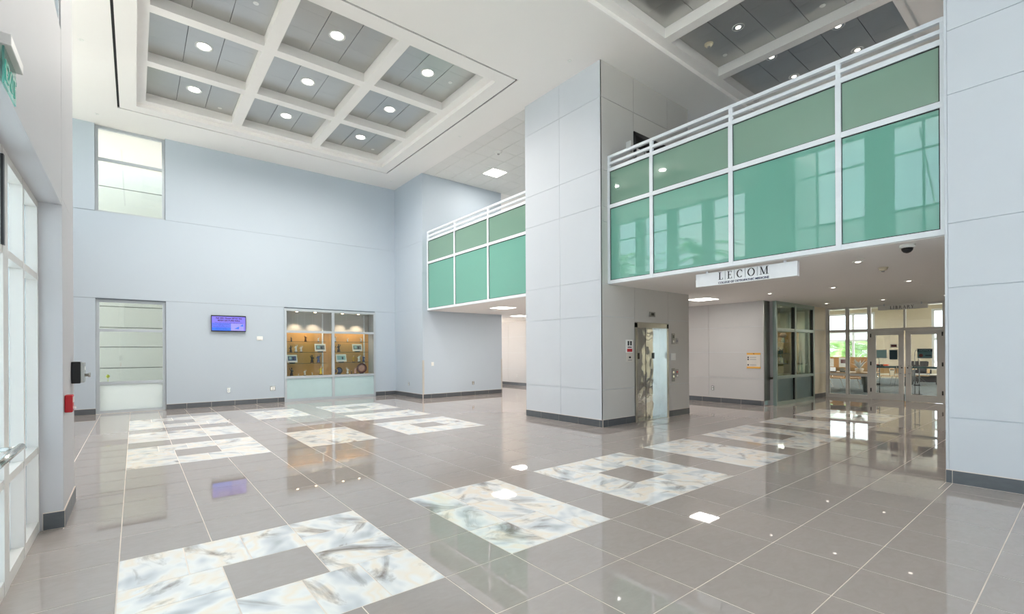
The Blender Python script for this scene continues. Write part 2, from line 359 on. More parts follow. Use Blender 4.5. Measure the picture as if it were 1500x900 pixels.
SOLID = [(7.65, 11, 6.52, 8.97), (7.65, 8.5, -6.2, 1.16), (7.69, 11.09, 14.46, 20.2), (-2.8, 7.69, 16.64, 20.2), (14.05, 18.62, 5.85, 20.2), (-2.8, -2.5, -6.2, 20.2), (-2.8, -.70, -6.2, 6.03), (8.5, 18.62, -6.2, 0), (-2.8, -.52, 6.03, 7.04)]
pats = []     # (i0, i1, j0, j1, kind)
for i0, k in ((-4, 'A'), (0, 'B'), (3, 'A'), (7, 'B'), (10, 'A'), (14, 'B'), (17, 'A')):
    iw = 3 if k == 'A' else 2
    for j0 in ((0, 9, 16) if i0 < 7 else (0,)): pats.append((i0, i0+iw, j0, j0+3, k))
    if k == 'A' and i0 < 7: pats.append((i0, i0+3, 13, 15, 'C'))
in_pat = lambda i, j: any(a <= i < b and c <= j < d and not (k == 'A' and i == a+1 and j == c+1) for a, b, c, d, k in pats)
GAP = .004
tile_me = {}
def tile_mesh(wd, dp, m):
    k = (round(wd, 3), round(dp, 3), m)
    if k not in tile_me: tile_me[k] = B(-wd/2+GAP, wd/2-GAP, -dp/2+GAP, dp/2-GAP, -.01, 0).mesh('tile', m)
    return tile_me[k]
cells = []
for i in range(-8, 27):
    for j in range(-15, 29):
        if in_pat(i, j): continue
        x0, x1, y0, y1 = GX0+i*G, GX0+(i+1)*G, GY0+j*G, GY0+(j+1)*G
        x0, x1, y0, y1 = max(x0, -2.5), min(x1, 18.6), max(y0, -6.1), min(y1, 20.1)
        if x1-x0 < .01 or y1-y0 < .01: continue
        for x0_, x1_, y0_, y1_ in rects_minus((x0, x1, y0, y1), SOLID):      # clipped against walls
            if x1_-x0_ < .012 or y1_-y0_ < .012: continue
            cx, cy = (x0_+x1_)/2, (y0_+y1_)/2; e_ = min(.05, (x1_-x0_)/3, (y1_-y0_)/3)
            vis = any(seen(px, py) for px, py in ((cx, cy), (x0_+e_, y0_+e_), (x1_-e_, y1_-e_), (x0_+e_, y1_-e_), (x1_-e_, y0_+e_)))
            cells.append((quad_area(((x0_, y0_), (x1_, y0_), (x1_, y1_), (x0_, y1_))) if vis else 0, x0_, x1_, y0_, y1_))
cells.sort(reverse=True)
rest = MB()
for n, (ar, x0, x1, y0, y1) in enumerate(cells):
    if n < 300: link('floor_tile', tile_mesh(x1-x0, y1-y0, 'floor_tile'), floor, loc=((x0+x1)/2, (y0+y1)/2, 0))
    else: rest.box(x0+GAP, x1-GAP, y0+GAP, y1-GAP, -.01, 0)
rest.build('distant_floor_tiles', 'floor_tile', floor, kind='stuff')
def mtile(i0, i1, j0, j1):
    link('marble_tile', tile_mesh((i1-i0)*G, (j1-j0)*G, 'marble'), floor, loc=(GX0+(i0+i1)/2*G, GY0+(j0+j1)/2*G, 0))
T = 2/3
for a, b, c, d, k in pats:
    if k == 'A':
        for q in range(3):
            mtile(a+q*T, a+(q+1)*T, c+2, c+3); mtile(a, a+1, c+q*T, c+(q+1)*T)
            mtile(a+2, a+3, c+1+q*T, c+1+(q+1)*T); mtile(a+1+q*T, a+1+(q+1)*T, c, c+1)
    elif k == 'B':
        for q in range(3):
            for r in range(3): mtile(a+q*T, a+(q+1)*T, c+r, c+r+1)
    else:
        for q in range(3):
            for r in range(3): mtile(a+q, a+q+1, c+r*T, c+(r+1)*T)

# ------------------------------------------------------------------ walls with joints
def panels(parent, face, plane, u0, u1, zs, us=(), m='wall_panel', t=.012, g=.005, name='wall_panel'):
    """proud panels on a wall; face 'X-' 'X+' 'Y-' = direction they look to"""
    uu = [u0, *us, u1]
    for za, zb in zip(zs, zs[1:]):
        for ua, ub in zip(uu, uu[1:]):
            ga, gb = (0 if ua == u0 else g), (0 if ub == u1 else g)
            z0 = za+(g if za != zs[0] else 0); z1 = zb-(g if zb != zs[-1] else 0)
            mb = MB()
            if face == 'X-': mb.box(plane, plane+t, ua+ga, ub-gb, z0, z1)
            elif face == 'X+': mb.box(plane-t, plane, ua+ga, ub-gb, z0, z1)
            else: mb.box(ua+ga, ub-gb, plane, plane+t, z0, z1)
            mb.build(name, m, parent)
def baseboard(name, face, plane, u0, u1, start=None, h=.155, t=.014):
    f = {'X-': lambda a, b, z0, z1, d: (plane-d, plane+.004, a, b, z0, z1), 'X+': lambda a, b, z0, z1, d: (plane-.004, plane+d, a, b, z0, z1), 'Y-': lambda a, b, z0, z1, d: (a, b, plane-d, plane+.004, z0, z1)}[face]
    bb = struct(name, B(*f(u0, u1, 0, h+.006, t-.003)), 'grout')
    s = start if start is not None else u0
    while s > u0+.02: s -= G
    while s < u1-.01:
        a, b = max(s, u0), min(s+G, u1)
        if b-a > .02: B(*f(a+.003, b-.003, .004, h, t)).build('base_tile', 'slate', bb)
        s += G
# back wall with two windows and the case niche
wb = MB(); t0 = .02
for (a, b, z0, z1) in ((-2.8, -.81, 0, HC), (.70, 3.81, 0, HC), (6.90, 7.70, 0, HC), (-.81, .70, 3.08, 5.40), (3.81, 6.90, 3.07, HC)):
    wb.box(a, b, YB+t0, YB+.26, z0, z1)
wall_back = struct('wall_back', wb, 'joint_dark')
zr = [0, 3.10, 5.42, HC]
panels(wall_back, 'Y-', YB, -2.5, -.81, zr, m='wall_paint', t=.02); panels(wall_back, 'Y-', YB, .70, 3.81, zr[:2], m='wall_paint', t=.02); panels(wall_back, 'Y-', YB, 6.90, 7.69, zr[:2], m='wall_paint', t=.02)
panels(wall_back, 'Y-', YB, .70, 7.69, zr[2:], m='wall_paint', t=.02); panels(wall_back, 'Y-', YB, -.81, 7.69, [3.105, 5.415], m='wall_paint', t=.02)
for a, b in ((-2.5, -.81), (.70, 3.81), (6.90, 7.69)): baseboard('baseboard_back', 'Y-', YB, a, b, start=GX0+.1*G)
# back-left return corner (short wall at X=7.69) and wing wall
wall_wing = struct('wall_wing', MB().box(7.70, 11.09, 14.475, 16.9, 0, HC), 'wall_paint')
panels(wall_wing, 'X-', 7.69, 14.4751, YB, [0, 3.10, 5.42, HC], m='wall_paint', t=.015)
panels(wall_wing, 'Y-', 14.46, 7.69, 11.09, [0, HL], m='wall_paint', t=.015); panels(wall_wing, 'Y-', 14.46, 7.69, 11.09, [Z2, HC], m='wall_paint', t=.015)
B(7.684, 7.735, 14.452, 14.50, .16, 1.33).build('corner_guard', 'corner_guard', wall_wing); B(11.05, 11.096, 14.452, 14.50, .16, 1.33).build('corner_guard', 'corner_guard', wall_wing)
baseboard('baseboard_wing', 'X-', 7.69, 14.46, YB, start=GY0); baseboard('baseboard_wing', 'Y-', 14.46, 7.69, 11.09, start=8.0)
# core with the lift
core = struct('wall_core', MB().box(7.662, 8.80, 6.535, 8.97, 0, HC).box(10.05, 11.0, 6.535, 8.97, 0, HC).box(8.80, 10.05, 6.9, 8.97, 0, HC).box(8.80, 10.05, 6.535, 6.9, 2.24, Z2+.02).box(8.80, 10.05, 6.535, 6.9, 6.52, HC), 'joint')
panels(core, 'X-', XW, 6.52, 8.97, JZ, us=(7.755,), g=.003)
panels(core, 'Y-', 6.52, 7.65, 8.76, [.16, .79, 2.35, HL, Z2, 4.67, 5.44, 6.97, HC], m='core_grey', g=.004)
panels(core, 'Y-', 6.52, 10.09, 11.0, [.16, .79, 2.35, HL, Z2, 4.67, 5.44, 6.97, HC], m='core_grey', g=.004)
panels(core, 'Y-', 6.52, 8.768, 10.082, [2.25, HL], m='core_grey'); panels(core, 'Y-', 6.52, 8.768, 10.082, [6.55, 6.97, HC], m='core_grey')
baseboard('baseboard_core', 'X-', XW, 6.50, 8.97, start=GY0); baseboard('baseboard_core', 'Y-', 6.52, 7.64, 8.76, start=GX0); baseboard('baseboard_core', 'Y-', 6.52, 10.09, 11.0, start=GX0)
# right column / wall
col = struct('wall_right', B(7.662, 8.5, -6.2, 1.16, 0, HC), 'joint')
panels(col, 'X-', XW, -6.1, 1.13, JZ, g=.004)
for za, zb in zip(JZ, JZ[1:]): B(7.652, 7.664, 1.133, 1.16, za, zb).build('corner_trim', 'wall_panel', col)
baseboard('baseboard_right', 'X-', XW, -6.1, 1.16, start=GY0-3*G)
# left wall with recessed glazing
lw = MB()
lw.box(-2.8, XL, 6.03, 7.04, 0, HC)
lw.box(-.76, XL, -6.2, 6.03, 3.0, 4.63)
for a, b in ((3.55, 4.11), (1.05, 1.6), (-1.45, -.9), (-6.2, -3.4)): lw.box(-.76, XL, a, b, 4.63, HC)
lw.box(-2.8, -2.5, 7.04, 16.9, 0, 4.63)
for a, b in ((7.04, 8.42), (9.8, 10.17), (11.42, 11.81), (13.11, 13.47), (14.62, 15.0), (16.3, 16.9)): lw.box(-2.8, -2.5, a, b, 4.63, HC)
wall_left = struct('wall_left', lw, 'left_wall')
B(XL-.01, XL+.0012, 6.031, 7.043, 0, 3.055).build('wall_panel', 'left_wall', wall_left); B(XL-.01, XL+.0012, 6.031, 7.043, 3.07, HC).build('wall_panel', 'left_wall', wall_left)
baseboard('baseboard_left', 'X+', XL, 6.02, 7.04, start=6.54); baseboard('baseboard_left', 'Y-', 6.03, -.66, XL+.012)
rw = MB()
for a, b in ((-2.8, 2.5), (4.7, 4.9), (7.1, 8.5)): rw.box(a, b, -6.4, -6.1, 0, HC)
rw.box(2.5, 7.1, -6.4, -6.1, 7.6, HC); struct('wall_rear', rw, 'left_wall')
# hall wall, far corridor, end walls
hall = struct('wall_hall', MB().box(14.065, 14.42, 6.0, 20.2, 0, HL).box(14.065, 14.42, -1, 20.2, Z2, HC), 'joint')
panels(hall, 'X-', 14.05, 6.0, 20.1, [.16, .78, 1.55, 2.30, HL], us=(7.65, 9.3, 11, 12.7, 14.4, 16.1, 17.8), m='hall_grey', g=.003)
B(14.05, 14.42, 5.985, 6.0, .155, HL).build('steel_panel', 'brushed', hall); B(14.05, 14.42, 5.975, 6.0, 0, .155).build('steel_base', 'chrome', hall)
panels(hall, 'X-', 14.05, -1, 20.1, [Z2, HC], m='wall_paint')
baseboard('baseboard_hall', 'X-', 14.05, 6.0, 20.1, start=GY0+5.1*G)
struct('wall_corridor', MB().box(11.09, 14.42, 20.1, 20.3, 0, HC), 'hall_grey')
struct('wall_south', MB().box(8.5, 18.7, -.2, 0, 0, HL).box(8.5, 14.4, -1.2, -1, Z2, HC), 'hall_grey')
pil = struct('wall_pilaster', B(17.33, 18.45, 5.865, 7.2, 0, HL), 'joint')
panels(pil, 'Y-', 5.85, 17.36, 18.42, [.16, .83, 1.55, 2.27, HL], m='beige', g=.006); baseboard('baseboard_pilaster', 'Y-', 5.85, 17.36, 18.42)

# upper floor slab + low ceiling
sl = MB()
for r in ((7.93, 18.7, -.2, 6.52), (11.0, 14.2, 6.52, 8.97), (7.93, 14.2, 8.97, 14.47), (11.09, 14.2, 14.47, 20.2), (14.2, 18.7, 6.52, 7.4)): sl.box(r[0], r[1], r[2], r[3], HL, Z2)
low = struct('ceiling', sl, 'ceiling_white')

# ------------------------------------------------------------------ main ceiling
HA, HAi, ST = (-.31, 6.785, 8.175, 15.265), (-.265, 6.74, 8.22, 15.22), (.06, 6.42, 8.53, 14.88)
SB = (4.14, 12.62, 2.09, 5.57)
TZ = (7.715, 14.06, 8.98, 14.46)
mc = MB()
for r in rects_minus((-2.8, 14.4, -6.3, 20.2), [HA, SB, TZ, (-2.9, -.78, -6.4, 6.03)]): mc.box(*r, HC, HC+.35)
for r in rects_minus(HAi, [ST]): mc.box(*r, HC, HC+.35)
ceil = struct('ceiling', mc, 'ceiling_white')
gv = MB()
for r in rects_minus(HA, [HAi]): gv.box(*r, HC+.03, HC+.05)
gv.build('shadow_gap', 'reveal_black', ceil)
struct('ceiling', MB().box(-2.8, 14.4, 6.03, 20.3, HC+.36, HC+.5).box(-.78, 14.4, -6.4, 6.03, HC+.36, HC+.5), 'ceiling_white')
CA_X = ((.24, 2.08), (2.315, 4.15), (4.385, 6.20)); CA_Y = ((8.72, 10.56), (10.795, 12.63), (12.865, 14.66))
CB_X = ((4.33, 6.20), (6.42, 8.27), (8.49, 10.37), (10.58, 12.43)); CB_Y = ((2.28, 5.38),)
def coffers(S, CX, CY_, ncol, along):
    holes = [(a, b, c, d) for a, b in CX for c, d in CY_]
    for r in rects_minus(S, holes): B(*r, ZB, ZB+.25).build('coffer_beam', 'beam_white', ceil)
    for hn, (a, b, c, d) in enumerate(holes):
        B(a-.02, b+.02, c-.02, d+.02, ZP+.025, ZP+.04).build('panel_backing', 'reveal_black', ceil)
        if along == 'Y':      # strips of panels side by side in X
            for k in range(ncol):
                x0, x1 = a+(b-a)*k/ncol, a+(b-a)*(k+1)/ncol
                js = [c, c+(d-c)*(.30 if k != 1 else .36), c+(d-c)*(.63 if k != 1 else .69), d]
                for y0, y1 in zip(js, js[1:]): B(x0+.005, x1-.005, y0+.0012, y1-.0012, ZP, ZP+.02).build('ceiling_panel', 'metal_panel', ceil)
        else:
            for k in range(ncol):
                y0, y1 = c+(d-c)*k/ncol, c+(d-c)*(k+1)/ncol
                js = [a, a+(b-a)*.33, a+(b-a)*.67, b]
                for x0, x1 in zip(js, js[1:]): B(x0+.0012, x1-.0012, y0+.005, y1-.005, ZP, ZP+.02).build('ceiling_panel', 'metal_panel', ceil)
coffers(ST, CA_X, CA_Y, 3, 'Y'); coffers(SB, CB_X, CB_Y, 5, 'X')
# acoustic tiles
ac = struct('ceiling', B(TZ[0], TZ[1], TZ[2], TZ[3], HC+.012, HC+.05), 'grid_white')
gx = [7.715, 8.13]+[8.13+.61*k for k in range(1, 10)]+[14.06]; gy = [8.98, 9.55]+[9.55+.613*k for k in range(1, 9)]
gy = [y for y in gy if y < 14.4]+[14.46]
LEDS = [(9.35, 12.615)]
for x0, x1 in zip(gx, gx[1:]):
    for y0, y1 in zip(gy, gy[1:]):
        if x1-x0 < .05 or y1-y0 < .02: continue
        if any(abs(x0-a) < .05 and abs(y0-b) < .05 for a, b in LEDS): continue
        B(x0+.006, x1-.006, y0+.006, y1-.006, HC, HC+.015).build('acoustic_tile', 'acoustic', ac)

# ------------------------------------------------------------------ lamps
def area(name, loc, power, size, parent, color=(1, .96, .9), shape='DISK', spread=None):
    l = bpy.data.lights.new(name, 'AREA'); l.shape = shape; l.size = size; l.energy = power; l.color = color
    if spread: l.spread = spread
    o = bpy.data.objects.new(name, l); COL.objects.link(o); o.location = loc
    o.parent = parent; o.matrix_parent_inverse = Matrix.Translation(-parent.location)
dl_mesh = None
def downlight(x, y, z, label, group, r=.155, power=46, lamp='lamp', depth=.06, lampr=.8):
    d = thing('recessed_downlight', (x, y, z), label, 'downlight', group)
    MB().lathe([(r*.86, -.004), (r, -.012), (r*1.06, -.004), (r*1.06, 0)], (x, y, z), 24, caps=False).build('trim_ring', 'white_plastic', d)
    if lampr > .7: MB().lathe([(r*.88, -.004), (r*.8, depth), (r*.3, depth+.01)], (x, y, z), 24, caps=False).build('reflector', 'reflector', d); MB().lathe([(r*lampr*.98, -.002), (r*lampr, .002)], (x, y, z), 24).build('lamp_lens', lamp, d)
    else: MB().lathe([(r*.9, -.006), (r*.9, -.002)], (x, y, z), 24).build('reflector', 'reflector', d); MB().lathe([(r*lampr*.5, -.016), (r*lampr, -.012), (r*lampr, -.006)], (x, y, z), 20).build('lamp_lens', lamp, d)
    if power < 0:
        l = bpy.data.lights.new('spot', 'SPOT'); l.energy = -power; l.color = (1, .95, .88); l.spot_size = 2.2; l.spot_blend = .8; l.shadow_soft_size = .02
        o = bpy.data.objects.new('lamp_light', l); COL.objects.link(o); o.location = (x, y, z-.03); o.parent = d; o.matrix_parent_inverse = Matrix.Translation(-d.location)
    if power > 0: area('lamp_light', (x, y, z-.03), power, r*1.5, d, spread=2.7)
for a, b in CA_X:
    for c, d in CA_Y: downlight((a+b)/2, (c+d)/2, ZP, 'round white recessed downlight glowing at the centre of a square lobby ceiling coffer', 'downlights of the square coffered ceiling')
for x, y in ((9.39, 4.46), (9.39, 3.21), (12.11, 3.21), (12.11, 4.45), (10.92, 3.21), (10.92, 4.46), (7.2, 3.21), (7.2, 4.46)):
    downlight(x, y, ZP, 'round recessed can light with shiny cone in the dark long coffers above the upper landing', 'can lights above the upper landing', r=.11, power=0, lamp='lamp_dim', lampr=.45, depth=.1)
for x, y in ((9.1, 2.42), (12.5, 2.45), (12.4, 3.77), (12.4, 5.14), (16.6, 3.83), (16.6, 2.5), (16.5, 5.2)):
    downlight(x, y, HL, 'small round recessed spotlight in the low white ceiling outside the library', 'small spotlights of the low library lobby ceiling', r=.075, power=-20, lamp='lamp_dim', lampr=.5, depth=.05)
def led(x0, x1, y0, y1, z, label, power):
    t = thing('led_ceiling_light', ((x0+x1)/2, (y0+y1)/2, z), label, 'ceiling light')
    B(x0, x1, y0, y1, z-.008, z+.03).build('frame', 'white_plastic', t); B(x0+.012, x1-.012, y0+.012, y1-.012, z-.011, z-.006).build('diffuser', 'led_panel', t)
    area('panel_light', ((x0+x1)/2, (y0+y1)/2, z-.02), power, .55, t, shape='SQUARE')
led(9.356, 9.954, 12.62, 13.215, HC, 'square white LED panel lit in the acoustic tile ceiling of the upper landing', 40)
led(9.0, 9.62, 11.75, 12.37, HL, 'square lit LED panel under the short balcony beside its front', 34)
led(11.7, 12.3, 14.1, 14.7, HL, 'square lit LED panel over the corridor mouth past the blue-grey wing wall', 22)
led(11.98, 12.6, 6.55, 7.17, HL, 'square lit LED panel in the low ceiling between lift and hall wall', 18)
led(11.98, 12.6, 10.6, 11.2, HL, 'square lit LED panel in the corridor behind the lift block', 18)
def sprinkler(x, y, z, where):
    d = thing('sprinkler_cover', (x, y, z), where, 'sprinkler', 'sprinkler covers on the ceilings')
    MB().lathe([(.045, -.006), (.05, 0)], (x, y, z), 16).build('cover_plate', 'white_plastic', d); MB().lathe([(.012, -.014), (.012, -.005)], (x, y, z), 10).build('sprinkler_head', 'white_plastic', d)
for px in ((118, 58), (141, 167), (674, 200), (573, 266), (356, 216), (834, 89.5)):
    p = at(*px, 'Z', HC); sprinkler(p.x, p.y, HC, 'small round white sprinkler cover on the plain white lobby ceiling')
for px in ((375, 5), (322, 158.5), (659.5, 121), (546, 219)):
    p = at(*px, 'Z', ZP); sprinkler(p.x, p.y, ZP, 'small round white sprinkler cover on a grey panel inside a coffer')
for x, y in ((10.05, 5.06), (10.05, 3.2)): sprinkler(x, y, ZP, 'small round white sprinkler cover on the dark long coffer above the landing')
p = at(688.5, 255.5, 'Z', HC); sprinkler(p.x, p.y, HC, 'small round sprinkler cover on the acoustic ceiling tiles')
for px in ((1018, 412), (1149, 434.5), (1221, 442), (1352, 416.5), (1261, 379)):
    p = at(*px, 'Z', HL); sprinkler(p.x, p.y, HL, 'small round sprinkler cover on the low ceiling outside the library')
def detector(x, y, z, label, m, r=.085):
    d = thing('smoke_detector', (x, y, z), label, 'smoke detector')
    MB().lathe([(r*1.05, 0), (r*1.05, -.015)], (x, y, z), 20).build('mounting_plate', m, d)
    MB().lathe([(r*.95, -.015), (r*.8, -.045), (r*.3, -.06)], (x, y, z), 20).build('housing', m, d); MB().lathe([(r*.35, -.06), (r*.25, -.08)], (x, y, z), 12).build('sensor_cap', 'grey_box', d)
detector(9.42, 5.09, ZP, 'cream smoke detector on the dark coffer panel above the landing', 'cream_plastic')
p = at(1293.5, 392, 'Z', HL); detector(p.x, p.y, HL, 'cream smoke detector on the low ceiling near the security camera', 'cream_plastic', .07)
p = at(730, 223, 'Z', HC); detector(p.x, p.y, HC, 'white smoke detector on the acoustic tiles above the upper landing', 'white_plastic', .12)
cm = thing('security_camera', (8.19, 1.62, HL), 'black dome security camera on the low ceiling beside the right column', 'camera')
MB().lathe([(.085, 0), (.085, -.035), (.07, -.045)], (8.19, 1.62, HL), 20).build('mounting_ring', 'white_plastic', cm); MB().lathe([(.066, -.045), (.06, -.075), (.04, -.1), (.012, -.112)], (8.19, 1.62, HL), 20).build('dome', 'black', cm)

# ------------------------------------------------------------------ balcony fronts
def balcony(ys, label):
    """ys: mullion centres from far to near"""
    t = thing('balcony_railing', (XB_, (ys[0]+ys[-1])/2, HL), label, 'railing')
    y1, y0 = ys[0], ys[-1]; X = XB_
    B(X, X+.09, y0-.03, y1+.03, 3.035, 3.108).build('bottom_rail', 'white_metal', t)
    B(X, X+.09, y0-.03, y1+.03, 4.632, 4.71).build('middle_rail', 'white_metal', t)
    B(X, X+.09, y0-.03, y1+.03, 5.415, 5.485).build('top_rail', 'white_metal', t)
    for z0, z1 in ((5.56, 5.61), (5.70, 5.755)): B(X, X+.06, y0-.03, y1+.03, z0, z1).build('handrail', 'white_metal', t)
    for k, y in enumerate(ys):
        hw = .035 if 0 < k < len(ys)-1 else .03
        B(X-.004, X+.094, y-hw, y+hw, 3.04, 5.44).build('mullion', 'white_metal', t); B(X+.004, X+.056, y-.03, y+.03, 5.485, 5.70).build('railing_post', 'white_metal', t)
    for ya, yb in zip(ys, ys[1:]):
        for z0, z1, m in ((3.108, 4.632, 'spandrel_green'), (4.71, 5.415, 'spandrel_olive')):
            a, b = yb+.03, ya-.03
            gs = MB().box(X+.02, X+.05, a, a+.014, z0, z1).box(X+.02, X+.05, b-.014, b, z0, z1).box(X+.02, X+.05, a, b, z0, z0+.014).box(X+.02, X+.05, a, b, z1-.014, z1)
            pn = B(X+.025, X+.045, a, b, z0, z1).build('glass_panel', m, t); gs.build('gasket', 'gasket', pn)
balcony([6.50, 5.445, 3.88, 2.32, 1.20], 'long white framed balcony front with green glass above the LECOM sign')
balcony([14.42, 12.68, 10.88, 9.05], 'short white framed balcony front with plain green glass past the lift block')

# ------------------------------------------------------------------ windows
def bars(axis, plane, d, us, zs, wd, m, name, kind='structure', parent=None):
    """frame grid: vertical bars at us (centres), horizontals at zs"""
    mb = MB(); u0, u1 = us[0], us[-1]; z0, z1 = zs[0], zs[-1]
    for u in us:
        a, b = max(u-wd/2, u0), min(u+wd/2, u1)
        if u == u0: b = u0+wd
        if u == u1: a = u1-wd
        mb.box(*((plane, plane+d, a, b) if axis == 'X' else (a, b, plane, plane+d)), z0, z1)
    for z in zs:
        a, b = z-wd/2, z+wd/2
        if z == z0: a, b = z0, z0+wd
        if z == z1: a, b = z1-wd, z1
        mb.box(*((plane+.003, plane+d-.003, u0, u1) if axis == 'X' else (u0, u1, plane+.003, plane+d-.003)), a, b)
    return mb.build(name, m, parent, kind=kind)
def pane(axis, plane, u0, u1, z0, z1, m, parent, th=.01):
    return (B(plane, plane+th, u0, u1, z0, z1) if axis == 'X' else B(u0, u1, plane, plane+th, z0, z1)).build('pane', m, parent)
wn = 0
def window(axis, plane, d, us, zs, wd, m, panemats):
    global wn; wn += 1
    f = bars(axis, plane, d, us, zs, wd, m, 'window_%d' % wn)
    for ua, ub in zip(us, us[1:]):
        for k, (za, zb) in enumerate(zip(zs, zs[1:])): pane(axis, plane+d*.5, ua+.005, ub-.005, za+.005, zb-.005, panemats[k], f)
    return f
window('Y', YB+.10, .09, [-.81, .70], [5.40, 6.86, HC], .07, 'alu', ['clear_glass']*2)
window('Y', YB+.08, .09, [-.81, .70], [0, .82, 2.25, 3.08], .075, 'alu', ['frost_white', 'clear_glass', 'clear_glass'])
for a, b in ((4.11, 6.03), (1.6, 3.55), (-.9, 1.05), (-3.4, -1.45)): window('X', XL-.07, .06, [a, (a+b)/2+.3, b], [4.63, 5.4, 6.93, HC], .06, 'alu', ['frost_white', 'clear_glass', 'clear_glass'])
for a, b in ((8.42, 9.8), (10.17, 11.42), (11.81, 13.11), (13.47, 14.62), (15.0, 16.3)):
    window('X', -2.58, .06, [a, b], [4.63, 5.2, 6.93, HC], .06, 'alu', ['frost_white', 'clear_glass', 'clear_glass'])
for a, b in ((2.5, 4.7), (4.9, 7.1)): window('Y', -6.3, .08, [a, b], [0, 2.3, 3.1, 4.6, 7.6], .07, 'alu', ['clear_glass']*4)  # rear glazing invented behind the camera to light the lift wall and near floor
# storefront left of the camera: mullions and rails with frosted panes
sf_y = [2.0, 3.6, 4.64, 5.31, 6.03]
sf = MB()
for y in sf_y: sf.box(XLG-.10, XLG, y-(.03 if y < 5.9 else .045)-(.05 if y == 4.64 else 0), y+(.03 if y < 5.9 else 0)+(.05 if y == 4.64 else 0), 0, 3.0)
for z0, z1 in ((0, .10), (.715, .775), (2.285, 2.34), (2.94, 3.0)): sf.box(XLG-.095, XLG-.003, 2.0, 6.03, z0, z1)
wn += 1; store_left = struct('window_%d' % wn, sf, 'alu_grey')
for ya, yb in zip(sf_y[2:], sf_y[3:]):
    for z0, z1, m in ((.10, .715, 'frost_white'), (.775, 2.285, 'frost_blue'), (2.34, 2.94, 'frost_blue')): pane('X', XLG-.085, ya, yb, z0, z1, m, store_left)
for ya, yb in ((2.0, 3.6), (3.6, 4.64)):
    for z0, z1 in ((.10, 2.285), (2.34, 2.94)): pane('X', XLG-.085, ya, yb, z0, z1, 'frost_blue', store_left)
for z0, z1 in ((2.34, 2.94),): B(XLG-.005, XLG+.01, 4.52, 4.56, z0, z1).build('black_seal', 'black', store_left)
lb = MB().tube([(XLG+.09, 3.75, 1.0), (XLG+.09, 4.48, 1.0)], .022, 12).tube([(XLG, 3.85, 1.0), (XLG+.09, 3.85, 1.0)], .014).tube([(XLG, 4.4, 1.0), (XLG+.09, 4.4, 1.0)], .014)
lb.build('push_bar', 'steel', store_left)
wn += 1; rs = struct('window_%d' % wn, MB().box(XLG-.1, XLG, -6.1, -6.0, 0, 3).box(XLG-.1, XLG, -2.0, -1.94, 0, 3).box(XLG-.1, XLG, -6.1, 2.0, 0, .1).box(XLG-.1, XLG, -6.1, 2.0, 2.94, 3).box(XLG-.1, XLG, -6.1, 2.0, 2.285, 2.34), 'alu_grey')
for ya, yb in ((-6, -2), (-1.94, 1.97)):
    for z0, z1 in ((.1, 2.285), (2.34, 2.94)): pane('X', XLG-.085, ya, yb, z0, z1, 'frost_blue', rs)

# ------------------------------------------------------------------ display case (niche in the back wall)
CX0, CX1, CM = 3.81, 6.90, 5.375
case = thing('display_case', ((CX0+CX1)/2, YB, 0), 'built-in glass display case with maple back and glass shelves below the television wall joint', 'display case')
Yd = YB+.55
MB().box(CX0-.06, CX1+.06, Yd+.02, Yd+.08, 0, 3.2).box(CX0-.06, CX0, YB+.26, Yd+.02, 0, 3.2).box(CX1, CX1+.06, YB+.26, Yd+.02, 0, 3.2).box(CX0-.06, CX1+.06, YB+.2, Yd+.05, 3.06, 3.2).build('cabinet_shell', 'grey_box', case)
B(CX0+.05, CX1-.05, Yd, Yd+.02, .80, 2.30).build('back_panel', 'maple', case)
B(CX0+.05, CX1-.05, Yd, Yd+.02, 2.30, 3.06).build('upper_back_panel', 'hall_grey', case)
for x in (CX0, CX1-.03): B(x, x+.03, YB+.06, Yd, 0, 3.06).build('side_panel', 'wall_paint', case)
B(CX0, CX1, YB+.05, Yd, 3.0, 3.06).build('case_ceiling', 'white_plastic', case); B(CX0, CX1, YB+.05, Yd+.02, .76, .83).build('case_floor', 'maple', case)
for x0, x1 in ((CX0, CX0+.07), (CM-.045, CM+.045), (CX1-.07, CX1)): B(x0, x1, YB-.03, YB+.05, 0, 3.07).build('upright', 'alu', case)
for z0, z1 in ((0, .09), (.76, .84), (2.27, 2.345), (2.99, 3.07)): B(CX0+.01, CX1-.01, YB-.027, YB+.047, z0, z1).build('cross_rail', 'alu', case)
SH = [1.255, 1.625, 1.985]
for xa, xb in ((CX0+.07, CM-.045), (CM+.045, CX1-.07)):
    B(xa, xb, YB+.0, YB+.01, .09, .76).build('lower_panel', 'case_lower', case); B(xa, xb, YB+.0, YB+.01, .84, 2.27).build('pane', 'case_glass', case); B(xa, xb, YB, YB+.01, 2.345, 2.99).build('pane', 'case_glass', case)
    for z in SH:
        gs_ = B(xa, xb-.16, YB+.08, Yd-.02, z-.012, z).build('glass_shelf', 'shelf_glass', case); B(xa, xb-.16, YB+.076, YB+.08, z-.012, z).build('polished_edge', 'shelf_edge', gs_)
    B(xb-.17, xb-.13, Yd-.05, Yd-.01, .83, 2.98).build('shelf_standard', 'white_metal', case)
    for fx in (.27, .68):
        x = xa+(xb-xa)*fx
        d = MB().lathe([(.035, 2.985), (.035, 3.0)], (x, YB+.28, 0), 14).build('case_spotlight', 'lamp_warm', case)
        l = bpy.data.lights.new('spot', 'SPOT'); l.energy = 42; l.color = (1, .78, .52); l.spot_size = 1.25; l.spot_blend = .6; l.shadow_soft_size = .03
        o = bpy.data.objects.new('case_spot_light', l); COL.objects.link(o); o.location = (x, YB+.2, 2.96); o.rotation_euler = (.2, 0, 0); o.parent = case; o.matrix_parent_inverse = Matrix.Translation(-case.location)
B(CX0+.07, CX1-.07, YB+.012, YB+.5, .09, .75).build('plinth_core', 'grey_box', case)
rows = {0: .83, 1: SH[0], 2: SH[1], 3: SH[2]}
